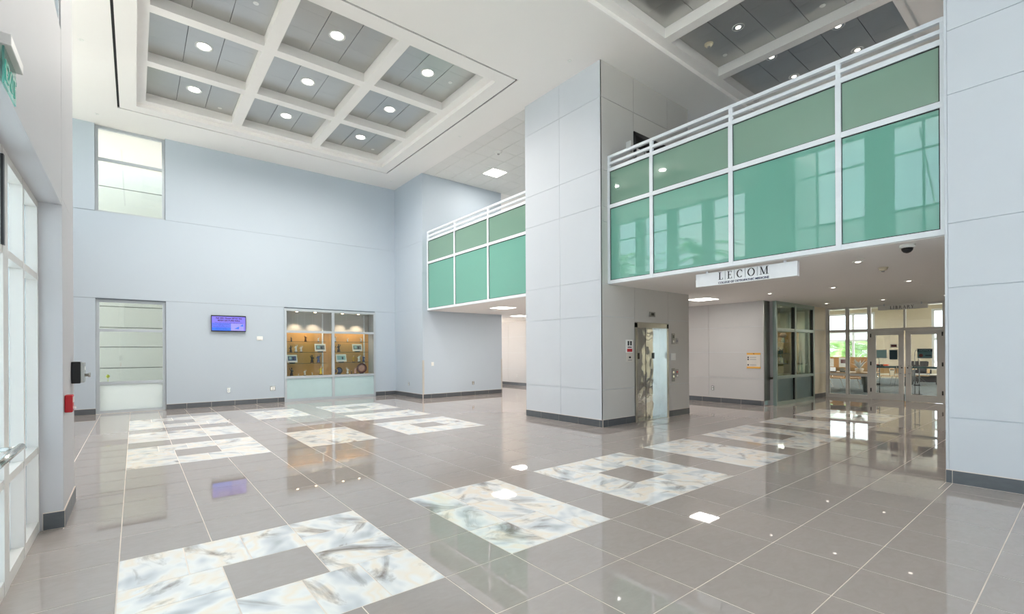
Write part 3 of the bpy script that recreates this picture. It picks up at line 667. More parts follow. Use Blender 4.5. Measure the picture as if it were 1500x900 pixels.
rown = ['floor', 'lowest glass shelf', 'middle glass shelf', 'top glass shelf']
FIG = [(3, 148, 'charcoal', .13), (3, 265, 'brown', .19), (3, 370, 'porcelain', .14), (2, 143, 'charcoal', .2), (2, 185, 'porcelain', .23), (2, 228, 'porcelain', .2), (1, 317, 'charcoal', .24), (1, 370, 'blue', .26),
       (0, 148, 'charcoal', .25), (0, 205, 'porcelain', .07), (0, 258, 'porcelain', .18), (0, 318, 'porcelain', .1), (0, 388, 'yellow', .27),
       (3, 508, 'porcelain', .17), (3, 610, 'porcelain', .13), (3, 720, 'porcelain', .15), (2, 499, 'charcoal', .2), (2, 537, 'charcoal', .25), (1, 658, 'gold', .22), (1, 703, 'porcelain', .24), (1, 740, 'blue', .22),
       (0, 608, 'porcelain', .22), (0, 640, 'brown', .12), (0, 672, 'rose', .21)]
nm = {'charcoal': 'dark', 'brown': 'brown and blue', 'porcelain': 'white', 'blue': 'blue clad', 'yellow': 'yellow topped', 'gold': 'gold trimmed', 'rose': 'pink'}
def figurine(x, y, z, h, colr, label, group):
    mb = MB(); r = h*.2
    mb.mi = 0; mb.lathe([(r*1.05, 0), (r*1.05, h*.07), (r*.8, h*.09)], (0, 0, 0), 12)
    mb.mi = 1; mb.lathe([(r*.75, h*.09), (r*.85, h*.2), (r*.5, h*.45), (r*.62, h*.62), (r*.6, h*.72), (r*.22, h*.78)], (0, 0, 0), 12)
    s = random.choice((-1, 1))
    mb.tube([(s*r*.55, 0, h*.7), (s*r*1.05, -r*.2, h*.56), (s*r*.7, -r*.8, h*.52)], [h*.05, h*.042, h*.03], 6); mb.tube([(-s*r*.55, 0, h*.7), (-s*r*1.0, -r*.1, h*.82), (-s*r*.9, -r*.3, h*.95)], [h*.05, h*.042, h*.03], 6)
    mb.mi = 2; mb.lathe([(h*.03, h*.77), (h*.07, h*.82), (h*.085, h*.88), (h*.07, h*.95), (h*.02, h)], (0, 0, 0), 10)
    o = mb.build('figurine', ['brown', colr, 'skin' if colr != 'charcoal' else 'charcoal'], label=label, cat='figurine', group=group); o.location = (x, y, z); o.rotation_euler.z = random.uniform(-.5, .5)
for row, zx, colr, h in FIG:
    p = at(400+zx/5.622, 440+300/5.622, 'Y', YB+.28)
    bay = 'left bay' if p.x < CM else 'right bay'
    figurine(p.x, YB+.24, rows[row], h*1.15, colr, '%s figurine on the %s, display case bay nearer the %s' % (nm[colr], rown[row], 'television' if p.x < CM else 'balcony'), 'figurines in the lobby display case')
def picture(row, za, zb, label, tone):
    pa, pb = at(400+za/5.622, 490, 'Y', YB+.25), at(400+zb/5.622, 490, 'Y', YB+.25); z = rows[row]; wd = pb.x-pa.x; xc = (pa.x+pb.x)/2
    t = thing('picture_card', (xc, YB+.25, z), label, 'picture')
    def slab(y, m, x0, x1, z0, z1, nme):
        mb = MB()
        v = [mb.bm.verts.new(Vector((x, YB+.25+yy+(zz)*.25, z+.03+zz))) for yy in (y, y+.008) for x, zz in ((xc+x0*wd, z0), (xc+x1*wd, z0), (xc+x1*wd, z1), (xc+x0*wd, z1))]
        for f in ((0, 1, 2, 3), (7, 6, 5, 4), (0, 4, 5, 1), (1, 5, 6, 2), (2, 6, 7, 3), (3, 7, 4, 0)): mb.bm.faces.new([v[i] for i in f])
        mb.build(nme, m, t)
    slab(0, 'paper', -.5, .5, 0, .26, 'card'); slab(-.004, tone, -.4, .4, .06, .21, 'print'); slab(-.007, 'teal_light', -.3, -.05, .1, .19, 'print'); slab(-.007, 'charcoal', .05, .2, .08, .17, 'print')
    B(xc-.08, xc+.08, YB+.23, YB+.33, z, z+.03).build('easel_foot', 'black', t)
picture(2, 345, 435, 'tilted picture card of people on the middle shelf nearer the television', 'ink_grey'); picture(1, 115, 200, 'tilted picture card with blue scene on the lowest shelf nearer the television', 'blue')
picture(2, 655, 735, 'tilted picture card of a landscape on the middle shelf nearer the balcony', 'ink_grey'); picture(1, 520, 605, 'tilted pale certificate card on the lowest shelf nearer the balcony', 'teal_light')
def plate(zx, r, rim, mid, label):
    p = at(400+zx/5.622, 545, 'Y', YB+.3); t = thing('display_plate', (p.x, YB+.3, .83), label, 'plate'); c = (p.x, YB+.3, .84+r)
    MB().lathe([(r*.98, .0), (r, -.012), (r*.7, -.004), (r*.68, .008)], c, 24, axis='Y').build('rim', rim, t); MB().lathe([(r*.69, -.006), (r*.4, -.009)], c, 24, axis='Y').build('painted_centre', mid, t)
    B(p.x-.06, p.x+.06, YB+.28, YB+.36, .83, .85).build('stand', 'black', t)
plate(506, .11, 'gold', 'brown', 'round gold rimmed plate on the case floor behind the centre upright'); plate(543, .125, 'charcoal', 'blue', 'round dark blue plate standing on the case floor'); plate(730, .19, 'maroon', 'rose', 'large round red-brown plate standing on the case floor')

# ------------------------------------------------------------------ television
tv = thing('television', (2.24, YB, 2.26), 'wide flat wall-mounted television showing a purple and blue notice', 'television')
tx0, tx1, tz0, tz1 = 1.785, 2.70, 2.265, 2.755
mat('screen_purple', (20, 20, 30), .3, emit=(124, 112, 226), estr=.85); mat('screen_blue', (20, 20, 30), .3, emit=(44, 112, 250), estr=.8); mat('screen_mid', (20, 20, 30), .3, emit=(92, 112, 240), estr=.8); mat('screen_lilac', (20, 20, 30), .3, emit=(150, 146, 222), estr=.85); mat('screen_dark', (70, 14, 50), .4); mat('screen_navy', (30, 40, 120), .4)
B(tx0, tx1, YB-.075, YB-.03, tz0, tz1).build('casing', 'black', tv, bevel=.004); B(2.0, 2.5, YB-.03, YB, 2.4, 2.62).build('wall_mount', 'dark_frame', tv)
Ys = YB-.077
scr = B(tx0+.015, tx1-.015, Ys, Ys+.004, tz0+.03, tz1-.035).build('screen', 'screen_purple', tv)
B(tx0+.015, tx0+.51, Ys-.001, Ys, tz0+.03, tz0+.12).build('picture_area', 'screen_blue', scr); B(tx0+.015, tx0+.51, Ys-.001, Ys, tz0+.12, tz0+.26).build('picture_area', 'screen_mid', scr); B(tx0+.51, tx1-.06, Ys-.001, Ys, tz0+.03, tz0+.245).build('picture_area', 'screen_lilac', scr)
for q in ([(tx0+.6, tz0+.09), (tx0+.72, tz0+.08), (tx0+.73, tz0+.16)], [(tx0+.75, tz0+.17), (tx0+.84, tz0+.165), (tx0+.83, tz0+.24)]): MB().prism([(a, b) for a, b in q], FY(0, Ys-.001, 0), .001).build('picture_area', 'screen_blue', scr)
text('Fall 2021 Room S/P for the', .062, FY(2.245, Ys-.001, tz1-.105), 'screen_dark', scr, depth=.0005, bold=.002); text('MAIN LECTURE HALL', .062, FY(2.245, Ys-.001, tz1-.175), 'screen_dark', scr, depth=.0005, bold=.002)
text('Please register during the regular meeting time below', .034, FY(2.245, Ys-.001, tz1-.235), 'screen_navy', scr, depth=.0005)
for k, (s_, c_) in enumerate((('Monday, Tuesday and Wednesday', 'screen_navy'), ('9am - 4pm', 'screen_navy'), ('Please see the front office with any', 'screen_navy'), ('questions or concerns', 'screen_navy'), ('Thank you for your help', 'screen_dark'))): text(s_, .03, FY(tx0+.255, Ys-.0015, tz0+.21-.036*k), c_, scr, depth=.0005)
# small wall fittings --------------------------------------------------------
def plate_box(name, face, c, wd, h, label, cat, m='white_plastic', inner='ink_grey', kind=0, group=None):
    """small wall plate with a rim and insert; c = centre on wall"""
    t = thing(name, c, label, cat, group); x, y, z = c
    def bx(u0, u1, z0, z1, d0, d1): return B(x+u0, x+u1, y-d1, y-d0, z+z0, z+z1) if face == 'Y-' else B(x-d1, x-d0, y+u0, y+u1, z+z0, z+z1)
    bx(-wd/2, wd/2, -h/2, h/2, 0, .012).build('cover_plate', m, t, bevel=.003)
    if kind == 0:
        for s in (-.24, .24): bx(-wd*.25, wd*.25, h*(s-.14), h*(s+.14), .012, .016).build('socket', inner, t)
    elif kind == 1: bx(-wd*.3, wd*.3, -h*.3, h*.3, .012, .03).build('insert', inner, t)
    else:
        for s in (-.22, .22): bx(wd*(s-.14), wd*(s+.14), -h*.3, h*.3, .012, .018).build('rocker', inner, t)
    return t
P_ = lambda x, y, ax, v: tuple(at(x, y, ax, v))
plate_box('wall_outlet', 'Y-', P_(335, 572, 'Y', YB), .085, .15, 'steel power outlet low on the wall below the television', 'outlet', 'steel', 'paper')
plate_box('double_outlet', 'Y-', P_(399.5, 569.3, 'Y', YB), .16, .15, 'wide steel double outlet plate beside the display case', 'outlet', 'steel', 'paper', 2)
plate_box('wall_speaker_plate', 'Y-', P_(380.5, 496, 'Y', YB), .17, .13, 'small white wall box between television and display case', 'wall box', 'white_plastic', 'paper', 1)
plate_box('wall_outlet', 'X-', P_(599, 562.5, 'X', 7.69), .085, .12, 'steel outlet on the narrow return wall beside the corner guard', 'outlet', 'steel', 'paper')
plate_box('wall_outlet', 'Y-', P_(693, 561.3, 'Y', 14.46), .085, .12, 'steel outlet low on the wing wall under the short balcony', 'outlet', 'steel', 'paper')
plate_box('light_switch', 'Y-', P_(633.5, 533.5, 'Y', 14.46), .10, .13, 'white light switch on the wing wall near the corner guard', 'switch', 'white_plastic', 'paper', 2)
plate_box('wall_outlet', 'X-', P_(1044.2, 568.6, 'X', 14.05), .085, .14, 'steel outlet low on the grey hall wall beside the lift', 'outlet', 'steel', 'paper')
plate_box('wall_outlet', 'X-', P_(757.5, 551.5, 'X', 14.05), .085, .12, 'white outlet on the far corridor wall', 'outlet', 'white_plastic', 'ink_grey')
# left pillar fittings
al = thing('fire_alarm', (XL+.003, 6.25, 1.08), 'red fire alarm pull box on the pillar beside the storefront', 'fire alarm')
B(XL+.003, XL+.06, 6.13, 6.25, 1.055, 1.22).build('alarm_body', 'red', al, bevel=.008); B(XL+.06, XL+.066, 6.145, 6.235, 1.15, 1.2).build('white_label', 'white_plastic', al); B(XL+.06, XL+.08, 6.16, 6.22, 1.085, 1.11).build('pull_handle', 'white_plastic', al)
kp = thing('door_control_box', (XL+.003, 6.85, 1.3), 'black and silver key control box on the pillar edge above the red alarm', 'control box')
B(XL+.003, XL+.075, 6.74, 6.92, 1.30, 1.53).build('box_body', 'black', kp, bevel=.006); B(XL+.075, XL+.105, 6.745, 6.915, 1.31, 1.52).build('face_plate', 'steel', kp, bevel=.004)
B(XL+.105, XL+.108, 6.80, 6.86, 1.44, 1.48).build('label_plate', 'white_plastic', kp); MB().lathe([(.016, .105), (.016, .13), (.024, .132), (.024, .15)], (XL, 6.84, 1.385), 12, axis='X').build('key_knob', 'steel', kp)
ex = thing('exit_sign', (XL, 3.45, 2.93), 'clear green edge-lit exit sign with grey housing on the wall above the storefront', 'exit sign')
B(XL, XL+.064, 3.29, 3.61, 3.11, 3.165).build('housing', 'alu_grey', ex, bevel=.004); B(XL+.03, XL+.038, 3.31, 3.60, 2.93, 3.11).build('acrylic_panel', 'exit_acrylic', ex)
text('EXIT', .13, Matrix(((0, 0, 1, XL+.039), (1, 0, 0, 3.455), (0, 1, 0, 2.96), (0, 0, 0, 1))), 'exit_green', ex, bold=.004)

# ------------------------------------------------------------------ lift doors
def lift(z0, h, label, dark):
    fx0, fx1 = 8.80, 10.05; fm = 'dark_frame' if dark else 'steel'
    t = thing('elevator', ((fx0+fx1)/2, 6.52, z0), label, 'elevator')
    for x0, x1 in ((fx0-.03, fx0+.05), (fx1-.05, fx1+.03)): B(x0, x1, 6.505, 6.72, z0, z0+h).build('door_jamb', fm, t)
    B(fx0-.03, fx1+.03, 6.505, 6.72, z0+h-.10 if not dark else z0+h-.07, z0+h+.02).build('door_head', fm, t); B(fx0+.05, fx1-.05, 6.53, 6.74, z0-.002, z0+.006).build('sill_plate', 'steel', t)
    xm = (fx0+fx1)/2
    for x0, x1 in ((fx0+.04, xm-.003), (xm+.003, fx1-.04)):
        d = B(x0, x1, 6.70, 6.73, z0+.008, z0+h-.02).build('door_leaf', 'mirror_steel', t); B((x0+x1)/2-.05, (x0+x1)/2+.05, 6.694, 6.70, z0+1.42, z0+1.56).build('plate_reflection', 'black', d)  # dark squares set on the leaves as painted reflections of number plates
    B(xm-.007, xm+.007, 6.696, 6.71, z0+.01, z0+h-.02).build('door_seam', 'black', t)
lift(0, 2.24, 'mirror steel lift doors in the grey core wall at lobby level', False); lift(Z2, 2.18, 'dark framed upper lift doors behind the long balcony rail', True)
ind = thing('floor_indicator', (9.42, 6.52, 2.45), 'small bronze floor indicator above the lobby lift doors', 'indicator'); B(9.32, 9.53, 6.50, 6.52, 2.40, 2.515).build('plate', 'brushed', ind, bevel=.003); B(9.37, 9.48, 6.496, 6.50, 2.43, 2.49).build('display', 'black', ind)
def w2(px, py): return at(px, py, 'Y', 6.52)
zz = lambda x, y: (880+x/3.913, 410+y/3.913)
def lift_panel(x0, y0, x1, y1, label, cat, m, ins):
    a, b = w2(*zz(x0, y0)), w2(*zz(x1, y1)); t = thing(cat.replace(' ', '_'), ((a.x+b.x)/2, 6.52, b.z), label, cat)
    B(a.x, b.x, 6.504, 6.52, b.z, a.z).build('face_plate', m, t, bevel=.002)
    wd, h = b.x-a.x, a.z-b.z
    for u0, u1, v0, v1, mm, nme in ins: B(a.x+wd*u0, a.x+wd*u1, 6.499, 6.504, b.z+h*v0, b.z+h*v1).build(nme, mm, t)
lift_panel(405, 308, 422, 370, 'tall bronze key switch panel high beside the lift doors', 'key panel', 'brushed', [(.3, .7, .55, .85, 'black', 'key_slot'), (.3, .7, .15, .35, 'paper', 'notice_label')])
lift_panel(429, 335, 441, 369, 'narrow grey plate beside the key switch panel', 'wall plate', 'grey_box', [(.25, .75, .3, .7, 'ink_grey', 'insert')])
lift_panel(401, 422, 427, 461, 'square white switch plate halfway up beside the lift doors', 'switch plate', 'white_plastic', [(.2, .45, .25, .75, 'paper', 'rocker'), (.55, .8, .25, .75, 'paper', 'rocker')])
lift_panel(406, 508, 422, 583, 'tall bronze call button panel low beside the lift doors', 'call panel', 'brushed', [(.25, .75, .6, .78, 'chrome', 'up_button'), (.25, .75, .3, .48, 'chrome', 'down_button')])
lift_panel(429, 513, 442, 558, 'slim phone plate with red button beside the call panel', 'phone plate', 'brushed', [(.25, .75, .55, .75, 'red', 'button'), (.15, .85, .05, .3, 'paper', 'notice_label')])
lift_panel(143, 344, 181, 418, 'white and red fire notice sign beside the lift doors', 'fire notice', 'white_plastic', [(.12, .88, .06, .3, 'red', 'red_panel'), (.2, .42, .55, .9, 'ink', 'pictogram'), (.58, .8, .55, .9, 'ink', 'pictogram'), (.2, .8, .38, .46, 'ink', 'text_line')])
lift_panel(146, 420, 181, 470, 'white stair direction sign below the fire notice', 'stair sign', 'sign_tan', [(.35, .65, .4, .6, 'ink', 'pictogram'), (.2, .8, .15, .22, 'ink_grey', 'text_line')])
p = w2(917.5, 212); up = thing('landing_sign', (p.x, 6.52, p.z-.1), 'small thin sign blade standing off the upper core wall', 'sign'); B(p.x-.012, p.x+.012, 6.40, 6.52, p.z-.12, p.z+.05).build('blade', 'white_plastic', up); B(p.x+.06, p.x+.2, 6.505, 6.52, p.z-.12, p.z).build('call_plate', 'steel', up)

# ------------------------------------------------------------------ signs
sg = thing('hanging_sign', (8.0, 3.755, 2.76), 'white LECOM sign panel hanging under the long balcony front', 'sign')
B(8.0, 8.08, 2.91, 4.597, 2.762, 2.995).build('panel', 'sign_white', sg, bevel=.004)
for y in (3.1, 4.4): B(8.03, 8.05, y-.02, y+.02, 2.995, 3.03).build('bracket', 'white_metal', sg)
lc = at(1089, 405, 'X', 8.0)
serif_word('LECOM', .13, FX(7.999, 3.75, 2.848), 'ink', sg, gap=.545, bars='ink_grey')
text('COLLEGE OF OSTEOPATHIC MEDICINE', .05, FX(7.999, 3.75, 2.778), 'navy', sg, bold=.0014, fit=.848)
ls = thing('library_sign', (18.3, 3.75, 2.83), 'grey LIBRARY sign blade hanging in front of the glass doors', 'sign')
B(18.3, 18.34, 3.155, 4.35, 2.835, 2.965).build('panel', 'sign_lib', ls, bevel=.003)
for y in (3.3, 4.2): B(18.31, 18.33, y-.015, y+.015, 2.965, HL).build('bracket', 'alu', ls)
serif_word('LIBRARY', .094, FX(18.299, 3.76, 2.858), 'ink', ls, gap=.2)
hs_ = thing('directory_sign', (14.05, 6.27, 1.08), 'beige directory sign with gold bands on the grey hall wall', 'sign')
B(14.035, 14.05, 6.08, 6.47, 1.08, 1.53).build('panel', 'sign_tan', hs_); B(14.032, 14.036, 6.08, 6.47, 1.475, 1.53).build('gold_band', 'sign_gold', hs_); B(14.032, 14.036, 6.08, 6.47, 1.08, 1.13).build('gold_band', 'sign_gold', hs_)
for z in (1.38, 1.32, 1.16):
    B(14.031, 14.036, 6.41, 6.45, z, z+.04).build('pictogram', 'charcoal', hs_); B(14.032, 14.036, 6.2, 6.38, z+.012, z+.026).build('text_line', 'ink_grey', hs_)
B(14.031, 14.033, 6.26, 6.28, 1.49, 1.52).build('pictogram', 'ink', hs_)

# ------------------------------------------------------------------ trophy case by the library
tcs = thing('trophy_case', (15.88, 5.85, 0), 'green framed glass trophy case between hall corner and library', 'display case')
TX0, TX1, TM = 14.44, 17.33, 15.80
for x0, x1 in ((TX0-.02, TX0+.05), (TM-.05, TM+.05), (TX1-.10, TX1)): B(x0, x1, 5.80, 5.90, 0, HL).build('upright', 'alu_green', tcs)
for x0, x1 in ((TM-.055, TM-.05), (TX1-.105, TX1-.1)): B(x0-.05, x0, 5.81, 5.90, .1, 2.9).build('black_seal', 'gasket', tcs)
for z0, z1 in ((0, .10), (.76, .85), (2.16, 2.25), (2.93, HL)): B(TX0, TX1, 5.805, 5.895, z0, z1).build('cross_rail', 'alu_green', tcs)
for xa, xb in ((TX0+.05, TM-.05), (TM+.05, TX1-.1)):
    for z0, z1, m in ((.1, .76, 'frost_teal'), (.85, 2.16, 'green_glass'), (2.25, 2.93, 'green_glass')): B(xa, xb, 5.845, 5.855, z0, z1).build('pane', m, tcs)
B(TX0, TX1, 6.85, 6.88, 0, HL).build('back_panel', 'hall_grey', tcs); B(TX0, TX0+.02, 5.9, 6.85, 0, HL).build('side_panel', 'hall_grey', tcs); B(TX0, TX1, 5.9, 6.85, .76, .82).build('case_floor', 'maple', tcs); B(TX0+.1, TX1-.1, 5.95, 6.8, .02, .74).build('plinth_core', 'alu_green', tcs)
B(TX0+.02, TX1-.2, 6.82, 6.85, .82, 2.2).build('maple_back', 'tan_board', tcs); B(16.95, 16.98, 6.14, 6.82, .82, 2.2).build('maple_divider', 'tan_board', tcs)
for z in (1.18, 1.5, 1.85): B(TX0+.3, 16.9, 6.1, 6.8, z-.012, z).build('glass_shelf', 'shelf_glass', tcs); B(TX0+.3, 16.9, 6.096, 6.1, z-.012, z).build('shelf_edge', 'shelf_edge', tcs)
MB().lathe([(.04, 2.985), (.04, 3.0)], (14.95, 6.3, 0), 12).build('case_spotlight', 'lamp_warm', tcs)
for x, e_ in ((15.1, 24), (15.9, 24), (16.7, 12)):
    l = bpy.data.lights.new('spot', 'SPOT'); l.energy = e_; l.color = (1, .84, .64); l.spot_size = 2.4; l.spot_blend = .7; l.shadow_soft_size = .02
    o = bpy.data.objects.new('case_spot_light', l); COL.objects.link(o); o.location = (x, 6.3, 2.97); o.parent = tcs; o.matrix_parent_inverse = Matrix.Translation(-tcs.location)
def open_book(x, y, z, s, rz, label, cover):
    mb = MB(); n = 8
    for sd in (-1, 1):
        mb.mi = 1
        prof = [(sd*s*.5*k/n, s*.09*math.sin(math.pi*min(1, k/n*1.15))**.7 + .012) for k in range(n+1)]
        for (xa, za), (xb, zb) in zip(prof, prof[1:]):
            vs_ = [mb.bm.verts.new(q) for q in ((xa, -s*.36, za), (xb, -s*.36, zb), (xb, s*.36, zb), (xa, s*.36, za), (xa, -s*.36, .012), (xb, -s*.36, .012), (xb, s*.36, .012), (xa, s*.36, .012))]
            for f in ((0, 1, 2, 3), (0, 4, 5, 1), (2, 6, 7, 3), (4, 7, 6, 5)): mb.bm.faces.new([vs_[i] for i in f]).material_index = 1
    mb.mi = 0; mb.box(-s*.53, s*.53, -s*.38, s*.38, 0, .012)
    o = mb.build('open_book', [cover, 'book'], label=label, cat='book'); o.location = (x, y, z); o.rotation_euler = (.0, 0, rz)
open_book(15.35, 6.12, .82, .30, .25, 'smaller open antique book on the trophy case floor', 'brown'); open_book(15.95, 6.18, .82, .42, -.2, 'large open antique book on the trophy case floor', 'charcoal')
fl = thing('flower_vase', (15.95, 6.22, 1.85), 'pale pink rose in a small vase on the top trophy case shelf', 'vase')
MB().lathe([(.045, 0), (.06, .06), (.03, .12), (.035, .14)], (15.95, 6.22, 1.85), 14).build('vase', 'porcelain', fl)
MB().lathe([(.03, .14), (.09, .18), (.1, .24), (.06, .3), (.02, .31)], (15.95, 6.22, 1.85), 12).build('bloom', 'rose', fl)
for k, (x, z, h, c_) in enumerate(((14.75, 1.18, .2, 'brown'), (14.9, 1.18, .24, 'porcelain'), (15.05, 1.18, .16, 'porcelain'), (15.25, 1.18, .12, 'yellow'), (15.0, 1.5, .14, 'charcoal'), (15.3, 1.5, .2, 'gold'), (14.8, 1.5, .18, 'charcoal'), (15.4, 1.85, .08, 'red'))):
    figurine(x+.95, 6.25, z, h*1.2, c_ if c_ != 'red' else 'rose', '%s trophy figurine on the %s shelf of the trophy case' % ({'red': 'pink', **nm}[c_], {1.18: 'lowest glass', 1.5: 'middle glass', 1.85: 'top glass'}[z]), 'figurines in the trophy case')
for k, x in enumerate((16.72, 17.02)):
    t = thing('folded_card', (x, 5.97, .82), 'white folded card standing on the trophy case floor beside the books', 'card', 'folded cards in the trophy case'); MB().prism([(-.13, 0), (.13, 0), (.16, .34), (0, .30), (-.15, .36)], FY(x, 5.97, .82), .01).build('card_front', 'paper', t); MB().prism([(-.13, 0), (.13, 0), (.10, .3), (-.1, .3)], FY(x+.03, 6.05, .82), .01).build('card_back', 'paper', t)

# ------------------------------------------------------------------ library storefront
SX = 18.53
door_y = [5.85, 5.245, 4.665, 3.745, 2.84]
sfm = MB()
for y in (5.82, 5.245): sfm.box(SX, SX+.12, y-.045, y+.045, 0, HL)
sfm.box(SX, SX+.12, 4.60, 4.69, 0, HL); sfm.box(SX, SX+.12, 3.72, 3.77, 2.2, HL); sfm.box(SX, SX+.12, 2.80, 2.87, 0, HL)
sfm.box(SX, SX+.12, .05, .12, 0, HL); sfm.box(SX, SX+.12, 1.4, 1.47, 0, HL)
for z0, z1 in ((0, .12), (2.19, 2.275), (HL-.06, HL)): sfm.box(SX+.003, SX+.117, 4.64 if z0 == 0 else 0, 5.865, z0, z1)
sfm.box(SX+.003, SX+.117, 0, 2.84, 0, .12); sfm.box(SX+.003, SX+.117, 4.64, 5.865, .73, .81)
wn += 1; lib = struct('window_%d' % wn, sfm, 'alu_grey')
for ya, yb, z0, z1 in ((4.69, 5.2, .12, .73), (5.29, 5.775, .12, .73), (4.69, 5.2, .81, 2.19), (5.29, 5.775, .81, 2.19), (4.69, 5.2, 2.275, 2.97), (5.29, 5.775, 2.275, 2.97), (3.77, 4.6, 2.275, 2.97), (2.87, 3.72, 2.275, 2.97), (1.47, 2.8, .12, 2.19), (1.47, 2.8, 2.275, 2.97), (.12, 1.4, .12, 2.19), (.12, 1.4, 2.275, 2.97)): pane('X', SX+.055, ya, yb, z0, z1, 'clear_glass', lib)
for y in (5.775, 5.2): B(SX-.002, SX+.02, y-.012, y, .12, 2.95).build('black_seal', 'gasket', lib)
for n_, (ya, yb) in enumerate(((3.765, 4.60), (2.87, 3.725))):
    mb = MB().box(SX+.01, SX+.07, ya, ya+.13, .01, 2.185).box(SX+.01, SX+.07, yb-.13, yb, .01, 2.185).box(SX+.012, SX+.068, ya, yb, .01, .22).box(SX+.012, SX+.068, ya, yb, 2.06, 2.185)
    d = struct('door_%d' % (n_+1), mb, 'alu_grey'); pane('X', SX+.035, ya+.13, yb-.13, .22, 2.06, 'clear_glass', d)
    hy = yb-.20 if n_ else ya+.20; hs2 = 1 if n_ else -1
    hy = yb-.065 if n_ else ya+.065
    MB().tube([(SX+.01, hy, .86), (SX-.06, hy-hs2*.1, .86), (SX-.06, hy-hs2*.1, 1.10), (SX+.01, hy, 1.10)], .011, 8).build('door_handle', 'chrome', d)
    B(SX+.085, SX+.12, ya+.02, yb-.02, 1.02, 1.085).build('push_bar', 'teal_sign', d)
    for z in (.25, 1.1, 2.0): MB().lathe([(.018, z), (.018, z+.12)], (SX, ya if n_ else yb, 0), 8).build('hinge', 'dark_frame', d)
    MB().lathe([(.02, -.012), (.02, .0)], (SX+.01, (yb-.05 if n_ else ya+.05), 1.04), 12, axis='X').build('lock', 'dark_frame', d)
def door_notice(y0, y1, z0, z1, label, m, extra=()):
    t = thing('door_notice', (SX+.03, (y0+y1)/2, z0), label, 'notice'); B(SX+.028, SX+.033, y0, y1, z0, z1).build('paper_border', 'paper', t); B(SX+.026, SX+.029, y0+.015, y1-.015, z0+.015, z1-.015).build('printed_face', m, t)
    return t
pa, pb = at(1299, 512, 'X', SX), at(1276, 527, 'X', SX); door_notice(pb.y-.42 if False else at(1299, 520, 'X', SX).y, at(1283, 520, 'X', SX).y, 1.33, 1.60, 'pale teal paper notice on the library door behind hinges', 'teal_light')
door_notice(at(1315, 520, 'X', SX).y, at(1302, 520, 'X', SX).y, 1.28, 1.60, 'dark teal paper notice in the middle of the left library door', 'teal_dark'); door_notice(at(1314, 508, 'X', SX).y, at(1304, 508, 'X', SX).y, 1.67, 1.77, 'small maroon sticker above the dark teal door notice', 'maroon')
nt_ = door_notice(at(1366, 518, 'X', SX).y, at(1343, 518, 'X', SX).y, 1.33, 1.63, 'teal NOTICE sign on the library door with push handle', 'teal_sign')
ny = (at(1366, 518, 'X', SX).y+at(1343, 518, 'X', SX).y)/2
B(SX+.024, SX+.027, ny-.17, ny+.17, 1.53, 1.615).build('header_band', 'teal_dark', nt_); text('NOTICE', .075, FX(SX+.023, ny, 1.545), 'teal_light', nt_, depth=.001)
MB().lathe([(.05, -.003), (.05, 0)], (SX+.026, ny+.09, 1.42), 12, axis='X').build('pictogram', 'maroon', nt_); B(SX+.024, SX+.027, ny-.15, ny-.01, 1.40, 1.44).build('text_line', 'teal_dark', nt_)

# ------------------------------------------------------------------ library interior
struct('floor', B(18.62, 33.4, -1, 14, -.1, 0), 'carpet')
struct('ceiling', MB().box(18.7, 33.4, -1.2, 14.2, 3.95, 4.1).box(18.62, 18.75, -1.2, 14.2, HL, 4.1), 'ceiling_white')
struct('wall_library', MB().box(18.65, 33.4, 13.9, 14.2, 0, 4).box(18.65, 33.4, -1.3, -1, 0, 4).box(18.6, 18.75, 5.9, 14, 0, 4), 'beige')
lwm = MB(); FXW = 33.0
for ya, yb in ((10.4, 14.0), (5.55, 8.0), (-1.0, 2.5)): lwm.box(FXW, FXW+.25, ya, yb, 0, 4)
for ya, yb in ((8.0, 10.4), (2.5, 5.55)): lwm.box(FXW, FXW+.25, ya, yb, 0, .5); lwm.box(FXW, FXW+.25, ya, yb, 3.75, 4)
struct('wall_library', lwm, 'beige')
for us in ([8.0, 9.05, 10.4], [2.5, 4.0, 5.55]): window('X', FXW+.05, .09, us, [.5, 2.15, 2.65, 3.75], .11, 'white_metal', ['clear_glass', 'frost_white', 'clear_glass'])
portal(33.3, 9.2, 2.1, 2.3, 3.2, (-1, 0, 0)); portal(33.3, 4.0, 2.1, 2.9, 3.2, (-1, 0, 0))
for lx, ly, lw_ in ((23.5, 11.2, 'over the beige side wall'), (29, 11.2, 'near the tall window'), (23.5, .2, 'near the glass doors'), (29, .2, 'behind the armchairs')): led(lx-.6, lx+.6, ly-.6, ly+.6, 3.95, 'large square ceiling panel added out of sight to brighten the library %s' % lw_, 220)  # unseen ceiling lights, added only to brighten the library interior
def table(cx, cy, wx, wy, label):
    t = thing('reading_table', (cx, cy, 0), label, 'table')
    B(cx-wx/2, cx+wx/2, cy-wy/2, cy+wy/2, .70, .735).build('table_top', 'table_wood', t, bevel=.004); B(cx-wx/2-.004, cx+wx/2+.004, cy-wy/2-.004, cy+wy/2+.004, .675, .70).build('edge_band', 'grey_leg', t)
    for sx in (-1, 1):
        for sy in (-1, 1):
            x, y = cx+sx*(wx/2-.18), cy+sy*(wy/2-.18)
            MB().lathe([(.075, 0), (.14, .675)], (x, y, 0), 4).build('leg', 'grey_leg', t)
